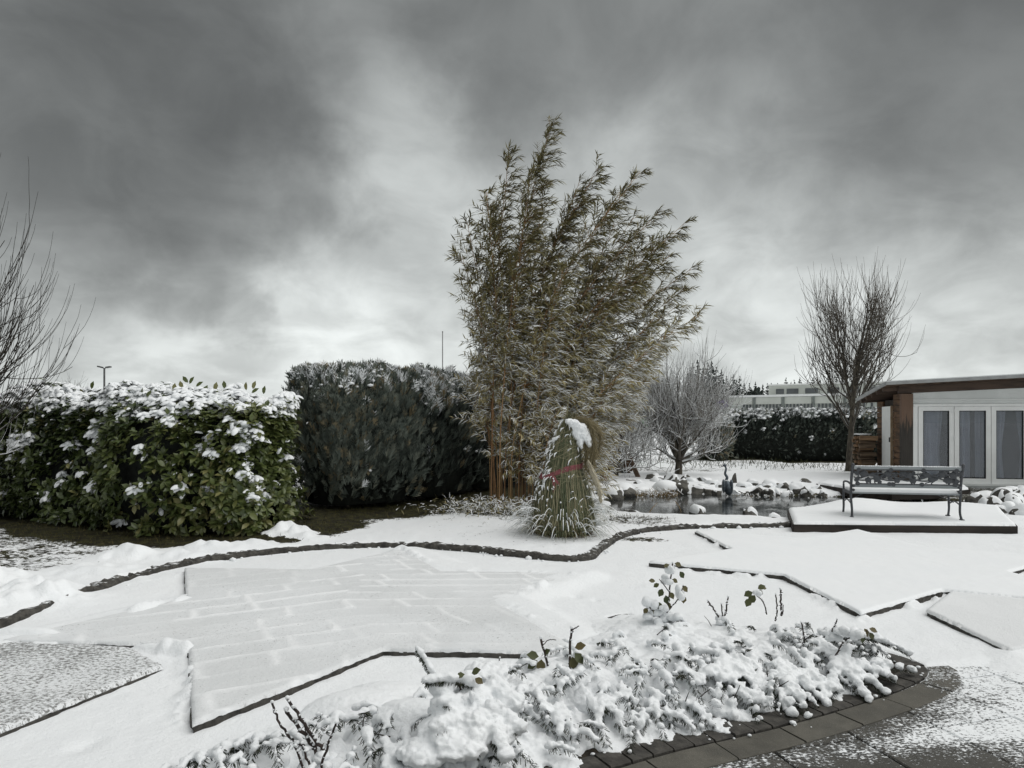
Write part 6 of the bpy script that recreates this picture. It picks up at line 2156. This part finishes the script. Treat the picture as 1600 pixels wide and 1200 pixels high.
        for (cxx, czz, sx, sz) in ((gx0 + .008, (gz0 + gz1) / 2, .016, gz1 - gz0), (gx1 - .008, (gz0 + gz1) / 2, .016, gz1 - gz0), ((gx0 + gx1) / 2, gz0 + .008, gx1 - gx0 - .034, .016), ((gx0 + gx1) / 2, gz1 - .008, gx1 - gx0 - .034, .016)):
            g.box((cxx, -.075, czz), (sx, .03, sz))
        g.build('gasket', rub, leaf)
        if k in (0, 2, 4):
            for hz in (zt - .17, zt - .80, zb + .25):
                hg = Acc()
                hg.tube([(xb + .006, -.125, hz - .045), (xb + .006, -.125, hz + .045)], .013, 8)
                hg.box((xb - .022, -.112, hz), (.045, .014, .035)); hg.box((xb + .034, -.112, hz + .01), (.045, .014, .03))
                hg.build('hinge', M['white'], leaf)
    # curtains behind the panes, gathered to the sides
    for (xa, xb, gather) in ((xs + .02, xs + .62, -1), (xs + .86, xs + 1.2, 1), (xs + 1.3, xs + 1.95, -1), (xs + 2.15, xs + 2.9, 1)):
        nx, nz = 60, 24
        gx, gz = np.meshgrid(np.linspace(0, 1, nx), np.linspace(0, 1, nz))
        pinch = 1 - .12 * np.exp(-((gz - .40) / .35) ** 2)
        wx = gx * pinch if gather < 0 else 1 - (1 - gx) * pinch
        X = xa + (xb - xa) * wx
        Yc = .16 + .05 * np.sin(gx * 22 + gz * 1.2 + 2 * np.sin(gx * 5))
        Z = FL + .06 + (zt - FL - .08) * gz
        i = (np.arange(nz - 1) * nx)[:, None] + np.arange(nx - 1)[None, :]
        obj('curtain', mesh('curtain', np.stack([X, Yc, Z], -1).reshape(-1, 3), np.stack([i, i + 1, i + nx + 1, i + nx], -1).reshape(-1, 4), cur_m, True), root)
    # dim room behind
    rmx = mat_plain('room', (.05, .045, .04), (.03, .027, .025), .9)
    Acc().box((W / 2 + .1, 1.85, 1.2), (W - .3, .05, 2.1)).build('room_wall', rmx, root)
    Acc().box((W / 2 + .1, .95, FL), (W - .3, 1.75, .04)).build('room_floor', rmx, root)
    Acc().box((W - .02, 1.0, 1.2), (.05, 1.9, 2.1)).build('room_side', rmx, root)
    # sill and base
    Acc().box(((x0 + W) / 2, -.13, FL + .02), (W - x0, .16, .045)).build('threshold', M['white_dim'], root)
    Acc().box(((x0 + W) / 2, -.09, FL - .05), (W - x0 - .02, .14, .09)).build('base_rail', M['white_dim'], root)
    Acc().box((W / 2, D / 2, -.02), (W - .12, D - .2, .2)).build('plinth', M['stone_dark'], root)
    Acc().box((W / 2 + .1, D - .1, 1.1), (W, .05, 1.7)).build('back_wall', M['wood_dark'], root)
    # roof: fascia, soffit with rafters, thin slab, snow
    ov, ol = .42, .42                                       # overhang in front and at the left
    zf = lambda x, y: 2.52 + .045 * x - .11 * (y + ov)
    def plane(xa, xb, ya, yb, z0, z1):
        c = [(xa, ya), (xb, ya), (xb, yb), (xa, yb)]
        V = [[x, y, zf(x, y) + z0] for x, y in c] + [[x, y, zf(x, y) + z1] for x, y in c]
        return np.array(V), [[0, 3, 2, 1], [4, 5, 6, 7], [0, 1, 5, 4], [1, 2, 6, 5], [2, 3, 7, 6], [3, 0, 4, 7]]
    xa, xb, ya, yb = -ol, W + .3, -ov, D + .25
    Acc().add(*plane(xa, xb, ya, yb, 0.0, .03)).build('roof_deck', mat_plain('soffit', (.13, .085, .055), (.06, .042, .03), .8, 6.0, .3), root)
    # front beam under the roof: brown
    V = []
    for x in (-.05, W):
        for y, z in ((-.10, ztopf(x) + .004), (.02, ztopf(x) + .004), (.02, zf(x, .02) - .002), (-.10, zf(x, -.1) - .002)): V.append([x, y, z])
    Acc().add(np.array(V), [[0, 1, 2, 3], [4, 7, 6, 5], [0, 4, 5, 1], [1, 5, 6, 2], [2, 6, 7, 3], [3, 7, 4, 0]]).build('front_beam', wood, root)
    for y in (.0, .5, 1.0, 1.5, 2.0):
        a, b = (-ol + .04, y, zf(-ol, y) - .055), (.4, y, zf(.4, y) - .055)
        Acc().bar(a, b, .055, .10).build('rafter', wood, root)
    gm = mat_plain('roof_edge', (.36, .37, .37), (.28, .29, .29), .5, 4.0)
    for (p, q) in (((xa, ya), (xb, ya)), ((xa, ya), (xa, yb))):
        a, b = (p[0], p[1], zf(*p) + .03), (q[0], q[1], zf(*q) + .03)
        Acc().bar(a, b, .05, .075).build('edge_trim', gm, root)
    V, F = plane(xa + .03, xb, ya + .03, yb, .03, .095)
    Acc().add(V, F).build('roof_snow', M['snow_soft'], root)
    return root, dx, dy, Fc


HOUSE, HDX, HDY, HFC = house()


# stacked firewood at the side of the house
def woodpile():
    o = HFC + HDY * 1.55 - HDX * .12
    ang = math.atan2(HDX[1], HDX[0])
    root = empty('firewood_stack', (o[0], o[1], .05), 'stack of split firewood against the side of the garden house', 'firewood', None, ang)
    wm = mat_plain('split_wood', (.30, .19, .11), (.12, .075, .045), .85, 7.0, .5, stretch=(.4, 1, 1.5))
    wd = mat_plain('split_wood_dark', (.17, .12, .08), (.07, .05, .035), .85, 7.0, .5, stretch=(.4, 1, 1.5))
    mes = []
    for k in range(6):
        rs = np.random.RandomState(k)
        n = rs.choice([3, 4, 5]); a = np.sort(rs.uniform(0, 6.28, n) * .3 + np.arange(n) * 6.28 / n)
        r = rs.uniform(.055, .085, n)
        V = [[x, r[i] * math.cos(a[i]), r[i] * .8 * math.sin(a[i])] for x in (-.19, .19) for i in range(n)]
        F = [list(range(n))[::-1], list(range(n, 2 * n))] + [[i, (i + 1) % n, n + (i + 1) % n, n + i] for i in range(n)]
        mes.append(Acc().add(np.array(V), F).mesh('log', wm if k % 2 else wd))
    z = .06
    for row in range(11):
        for c in range(6):
            y = c * .15 + (row % 2) * .05
            obj('log', random.choice(mes), root, (-.19 + random.uniform(-.05, .03), y + random.uniform(-.02, .02), z + random.uniform(-.012, .012)), (random.uniform(-.6, .6), random.uniform(-.05, .05), random.uniform(-.12, .12)), random.uniform(.9, 1.15))
        z += .108
    s = Acc()
    for q in range(16): blob(s, (-.2 + random.uniform(-.15, .1), random.uniform(0, .8), z - .02), (.07, .06, .022), q, .4, ICO1)
    tag(s.build('snow', M['snow_soft'], root, True), None, None, None, 'stuff')


woodpile()


# ================================================================== wooden swing frame behind the pampas grass
def swing():
    Y = 17.2
    top1, top2 = A(905, 648, 16.6), A(975, 650, 19.2)
    root = empty('swing_frame', (A(930, 760, Y)[0], Y, .1), 'weathered wooden A-frame swing with a snowy top beam behind the pampas grass', 'swing frame')
    off = -np.array([A(930, 760, Y)[0], Y, .1])
    def bm(name, a, b, w, h): return Acc().bar(np.array(a) + off, np.array(b) + off, w, h).build(name, M['wood_beam'], root)
    bm('top_beam', top1, A(955, 650, 17.6), .10, .12)
    bm('leg', A(898, 655, 16.6), A(948, 757, 15.9), .10, .10)
    bm('leg', A(906, 655, 16.6), A(870, 760, 16.9), .10, .10)
    bm('leg', A(955, 650, 17.6), A(1000, 752, 17.3), .10, .10)
    bm('leg', A(957, 652, 17.6), A(935, 750, 18.4), .10, .10)
    bm('cross_bar', A(940, 708, 17.7), A(978, 706, 17.5), .06, .08)
    s = Acc()
    a, b = top1 + off, A(955, 650, 17.6) + off
    for t in np.linspace(0, 1, 26): blob(s, a + (b - a) * t + np.array([0, 0, .07]), (.05, .06, .03), t * 9, .3, ICO1)
    tag(s.build('snow', M['snow_soft'], root, True), None, None, None, 'stuff')
    # low wooden roofed play house beside it
    r2 = empty('wood_shelter', A(960, 752, 19.0), 'low brown wooden shelter half hidden behind the snowy shrub', 'shelter')
    o2 = -A(960, 752, 19.0)
    wm = mat_plain('shelter_wood', (.13, .075, .045), (.055, .035, .024), .85, 5.0, .4)
    for k in range(5):
        z = .1 + k * .13
        Acc().box(A(962, 745, 19.3) * [1, 1, 0] + o2 * [1, 1, 0] + [0, 0, z - .05], (.95, .04, .122)).build('wall_board', wm, r2)
    a, b = A(968, 727, 18.8) + o2, A(1003, 757, 18.8) + o2
    Acc().bar(a, b, .9, .05, up=(0, 0, 1)).build('roof_panel', M['wood_beam'], r2)
    a, b = A(968, 727, 18.8) + o2, A(938, 757, 18.8) + o2
    Acc().bar(a, b, .9, .05, up=(0, 0, 1)).build('roof_panel', M['wood_beam'], r2)
    # green canopy further back
    c = A(984, 664, 23)
    r3 = empty('green_canopy', (c[0], c[1], .1), 'faint green canopy with snow behind the round tree', 'canopy')
    V = []
    n = 14
    for i in range(n):
        a = PI * i / (n - 1)
        for y in (-.6, .6): V.append([.62 * math.cos(a), y, 1.35 + .32 * math.sin(a)])
    F = [[2 * i, 2 * i + 2, 2 * i + 3, 2 * i + 1] for i in range(n - 1)]
    Acc().add(np.array(V), F).build('cover', mat_plain('green_cover', (.12, .33, .13), (.09, .26, .10), .6, 4.0, snow=(1.0, 1.25, 4.0)), r3, True)
    for sx in (-1, 1):
        for sy in (-.55, .55): Acc().tube([(sx * .6, sy, -.1), (sx * .6, sy, 1.37)], .02, 6).build('pole', M['metal_dark'], r3)


swing()
# ================================================================== far things
np.random.seed(61); random.seed(61)


def factory():
    Y0, Y1 = 78.0, 66.0                                   # the facade comes nearer to the right
    a = A(1135, 640, Y0)[:2]; b = A(1480, 640, Y1)[:2]
    L = float(np.linalg.norm(b - a)); ang = math.atan2(b[1] - a[1], b[0] - a[0])
    root = empty('flat_building', (a[0], a[1], 0), 'long flat roofed white building with a row of narrow windows behind the hedge', 'building', None, ang)
    wall = mat_plain('pale_wall', (.50, .53, .50), (.42, .45, .42), .7, .6, .05)
    wall2 = mat_plain('pale_wall_upper', (.58, .60, .56), (.50, .52, .48), .7, .6, .05)
    dark = mat_plain('pilaster', (.20, .22, .21), (.16, .18, .17), .7, 1.0)
    gls = mat_plain('far_glass', (.10, .11, .115), (.05, .055, .06), .15, .4, 0, .5)
    white = M['white']
    H = 4.55
    Acc().box((L / 2, 6, H / 2 - .3), (L, 12, H + .6)).build('wall', wall, root)
    Acc().box((L / 2, -.05, H - .02), (L + .1, .3, .16)).build('roof_edge', white, root)
    sn = Acc().box((L / 2, 6, H + .09), (L, 12, .10)); sn.build('roof_snow', M['snow_soft'], root)
    sp = 3.1
    np_ = int(L / sp)
    for k in range(np_ + 1):
        Acc().box((k * sp + .1, -.10, H / 2 - .2), (.22, .2, H + .2)).build('pilaster', dark, root)
    for k in range(np_ + 1):                               # corrugated fascia panels
        Acc().box(((k + .5) * sp, -.06, 4.02), (sp - .3, .08, .75)).build('fascia_panel', wall2, root)
    wm = Acc().box((0, 0, 0), (.20, .06, .85)).mesh('window', gls)
    x = 2.0
    while x < L - .3:
        if (x % sp) > .3 and random.random() > .08:
            obj('window', wm, root, (x, -.09, 3.2))
        x += .36
    # upper storey set back
    ax = (1190 - 1135) / (1480 - 1135) * L
    r = Acc().box((ax + (L - ax) / 2, 9, H + .75), (L - ax, 7, 1.5)).build('upper_storey', wall2, root)
    Acc().box((ax + (L - ax) / 2, 5.42, H + 1.52), (L - ax + .2, .3, .14)).build('roof_edge', white, r)
    Acc().box((ax + (L - ax) / 2, 9, H + 1.56), (L - ax, 7, .10)).build('roof_snow', M['snow_soft'], r)
    for q, w in ((.8, .9), (2.2, 1.3), (4.3, 1.4), (6.6, 1.2), (8.6, 1.2), (11, 1.4)):
        Acc().box((ax + q + .5, 5.47, H + .72), (w, .08, .6)).build('window', gls, r)
    # violet gate tower at the left end
    c = A(1127, 640, 74)
    r2 = empty('violet_column', (c[0], c[1], 0), 'violet painted column beside the left end of the flat building', 'column')
    vm = mat_plain('violet_paint', (.20, .17, .30), (.15, .12, .24), .6, 1.0)
    for sx in (-.45, .45): Acc().box((sx, 0, 1.9), (.35, .4, 4.4)).build('post', vm, r2)
    for z in (3.9, 3.2, 2.2, 1.2): Acc().box((0, 0, z), (.56, .3, .28)).build('cross_bar', vm, r2)
    Acc().box((0, .1, 2.4), (.55, .1, 2.4)).build('panel', mat_plain('violet_dark', (.07, .06, .12), None, .6), r2)


factory()


# spruces behind the building
def spruce_mesh(seed):
    rs = np.random.RandomState(seed)
    ac = Acc()
    tiers = 26
    for i in range(tiers):
        f = i / (tiers - 1)
        z = .06 + .92 * f
        r = (.235 * (1 - f) ** .85 + .012) * rs.uniform(.8, 1.15)
        m = int(12 - 6 * f)
        for k in range(m):
            a = rs.uniform(0, 6.28)
            L = r * rs.uniform(.65, 1.2)
            o = np.array([0, 0, z + rs.uniform(-.015, .015)])
            e = o + np.array([math.cos(a) * L, math.sin(a) * L, -L * rs.uniform(.15, .5)])
            s = np.array([-math.sin(a), math.cos(a), 0]) * L * .30
            mid = o * .45 + e * .55 + np.array([0, 0, .012])
            lowr = np.array([0, 0, -.035 * (1 - f * .5)])
            ac.add(np.array([o, mid - s, e, mid + s, mid + lowr]), [[0, 1, 4], [1, 2, 4], [2, 3, 4], [3, 0, 4], [0, 3, 1], [1, 3, 2]], rs.rand())
    tr = Acc().tube([(0, 0, -.02), (0, 0, .5), (0, 0, .99)], [.016, .011, .003], 5)
    return ac.mesh('crown', M['spruce']), tr.mesh('trunk', M['bark'])


M['spruce'] = mat_leaf('spruce', [(0, (.022, .03, .027)), (.6, (.04, .052, .046)), (1, (.07, .08, .07))], .8, .1, snow=(.9, 1.5, .8))
SM = [spruce_mesh(k) for k in range(5)]


def spruces():
    row = [(1075, 590, 96), (1082, 578, 100), (1090, 572, 96), (1098, 585, 100), (1106, 577, 96), (1112, 574, 98), (1119, 583, 102), (1127, 586, 98), (1135, 596, 104), (1146, 594, 100), (1151, 600, 106), (1156, 596, 100), (1163, 605, 105), (1171, 606, 106), (1180, 604, 104), (1192, 607, 108), (1199, 606, 110), (1205, 605, 108),
           (1215, 606, 112), (1228, 598, 110), (1236, 604, 112), (1241, 601, 110), (1250, 597, 108), (1262, 602, 112), (1270, 598, 110), (1281, 600, 112), (1290, 603, 112), (1298, 599, 110), (1307, 597, 110), (1318, 602, 112), (1330, 600, 112), (1343, 603, 112), (1356, 601, 112)]
    for k, (px, py, Y) in enumerate(row):
        t = A(px, py, Y)
        h = (t[2] + .6) * 1.1
        root = empty('spruce_tree', (t[0], t[1], -.6), ('%s dark spruce from the left in the row beyond the flat building' % (ORD[k] if k < len(ORD) else 'thirtieth' if k == 29 else ('twenty-' + ORD[k - 20] if k < 29 else 'thirty-' + ORD[k - 30]))), 'tree', 'spruces beyond the flat building')
        c, tr = SM[k % 5]
        a = random.uniform(0, 6.28)
        w = random.uniform(.85, 1.15)
        obj('crown', c, root, None, (0, 0, a), (h * w, h * w, h)); obj('trunk', tr, root, None, None, h)


spruces()


# low dim wood far behind the bamboo and the round tree
def far_wood():
    for (px0, px1, py, Y, nm, lb) in ((905, 985, 612, 130, 'far_wood', 'grey distant wood seen between the bamboo and the round tree'), (985, 1080, 606, 125, 'far_wood', 'dark distant wood behind the round tree'), (1120, 1460, 610, 150, 'far_wood', 'low dark wood on the skyline behind the flat building')):
        ac = Acc()
        x0, x1 = (px0 - 800) / FPX * Y, (px1 - 800) / FPX * Y
        ht = CAMH + (HOR - py) / FPX * Y
        n = int((x1 - x0) * 26)
        x = np.random.uniform(x0, x1, n); y = Y + np.random.uniform(-3, 3, n)
        top = ht * (.80 + .25 * vnoise(x * .35, 3.0, 1))
        z = np.random.rand(n) ** .7 * top
        for i in range(n):
            s = random.uniform(.5, 1.1)
            V, F = ICO1
            blob(ac, (x[i], y[i], z[i]), (s * .6, s * .6, s), i * .37, .9, ICO1, random.random())
        o = ac.build(nm, M['spruce']); tag(o, lb, 'wood', None, 'stuff')


far_wood()


# distant bare trees above the hedge on the left
def small_bare(px, py, Y, seed, label):
    c = A(px, 655, Y); h = A(px, py, Y)[2]
    root = empty('distant_tree', (c[0], c[1], -.5), label, 'tree', 'distant bare trees beyond the leafy hedge')
    paths = grow_tree(seed, h * .3, h, h * .42, h * .02, 14, 5, 260, .4, (.4, 1.1), 3, (h * .12, h * .25), rmin=h * .0022, twist=.16)
    tr, tw = Acc(), Acc()
    for P, r, lv in paths: (tr if lv == 0 else tw).tube(P, r, 5 if lv == 0 else 3, cap=False)
    tr.build('trunk', M['twig_far'], root); tag(tw.build('crown', M['twig_far'], root), None, None, None, 'stuff')


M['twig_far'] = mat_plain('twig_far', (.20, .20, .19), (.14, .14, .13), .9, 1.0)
small_bare(114, 590, 60, 3, 'right of two distant bare trees showing above the leafy hedge')
small_bare(90, 600, 66, 5, 'left of two distant bare trees showing above the leafy hedge')
small_bare(925, 600, 60, 8, 'distant bare tree just right of the bamboo, above the swing beam')
small_bare(965, 606, 62, 11, 'distant bare tree left of the round frosted tree')


# floodlight mast and thin pole
def lamp():
    Y = 55.0
    t = A(163, 575, Y)
    root = empty('street_lamp', (t[0], t[1], -.5), 'grey two armed lamp post above the leafy hedge', 'street lamp')
    z = t[2] + .5
    gm = mat_plain('lamp_metal', (.12, .12, .12), (.08, .08, .08), .5, 3.0)
    Acc().tube([(0, 0, 0), (0, 0, z)], [.10, .07], 8).build('post', gm, root)
    for sx in (-1, 1):
        Acc().tube([(0, 0, z - .05), (sx * .22, 0, z + .05)], .04, 6).build('arm', gm, root)
        h = Acc(); h.bar((sx * .15, 0, z + .04), (sx * .52, 0, z + .13 if sx < 0 else z + .10), .28, .11); h.build('lamp_head', gm, root)
    Y = 45.0
    t = A(691.5, 519, Y)
    root = empty('flag_pole', (t[0], t[1], -.5), 'thin white pole rising behind the dark conifers', 'pole')
    Acc().tube([(0, 0, 0), (0, 0, t[2] + .5)], [.05, .032], 8).build('shaft', mat_plain('pole_paint', (.28, .28, .28), (.22, .22, .22), .5), root)
    q = Acc(); blob(q, (0, 0, t[2] + .52), (.05, .05, .05), 1, 0, ICO1); q.build('finial', gm, root)


lamp()


# low path edge and herbs on the far bank
def far_bank():
    ac, sn = Acc(), Acc()
    n = 420
    x = np.random.uniform(5.2, 12.5, n); y = np.random.uniform(20.0, 24.5, n)
    z, s, l = ground_fields(x, y)
    for i in range(n):
        d = np.random.normal(0, .5, 3); d[2] = 1
        L = random.uniform(.06, .22)
        P = np.array([[x[i], y[i], z[i] - .02], [x[i], y[i], z[i]] + d * L])
        ac.tube(P, [.008, .004], 3, random.random() * .5, cap=False)
    tag(ac.build('dead_perennials', M['grass']), 'sparse dead stalks poking from the snowy bed before the long hedge', 'stalks', None, 'stuff')


far_bank()
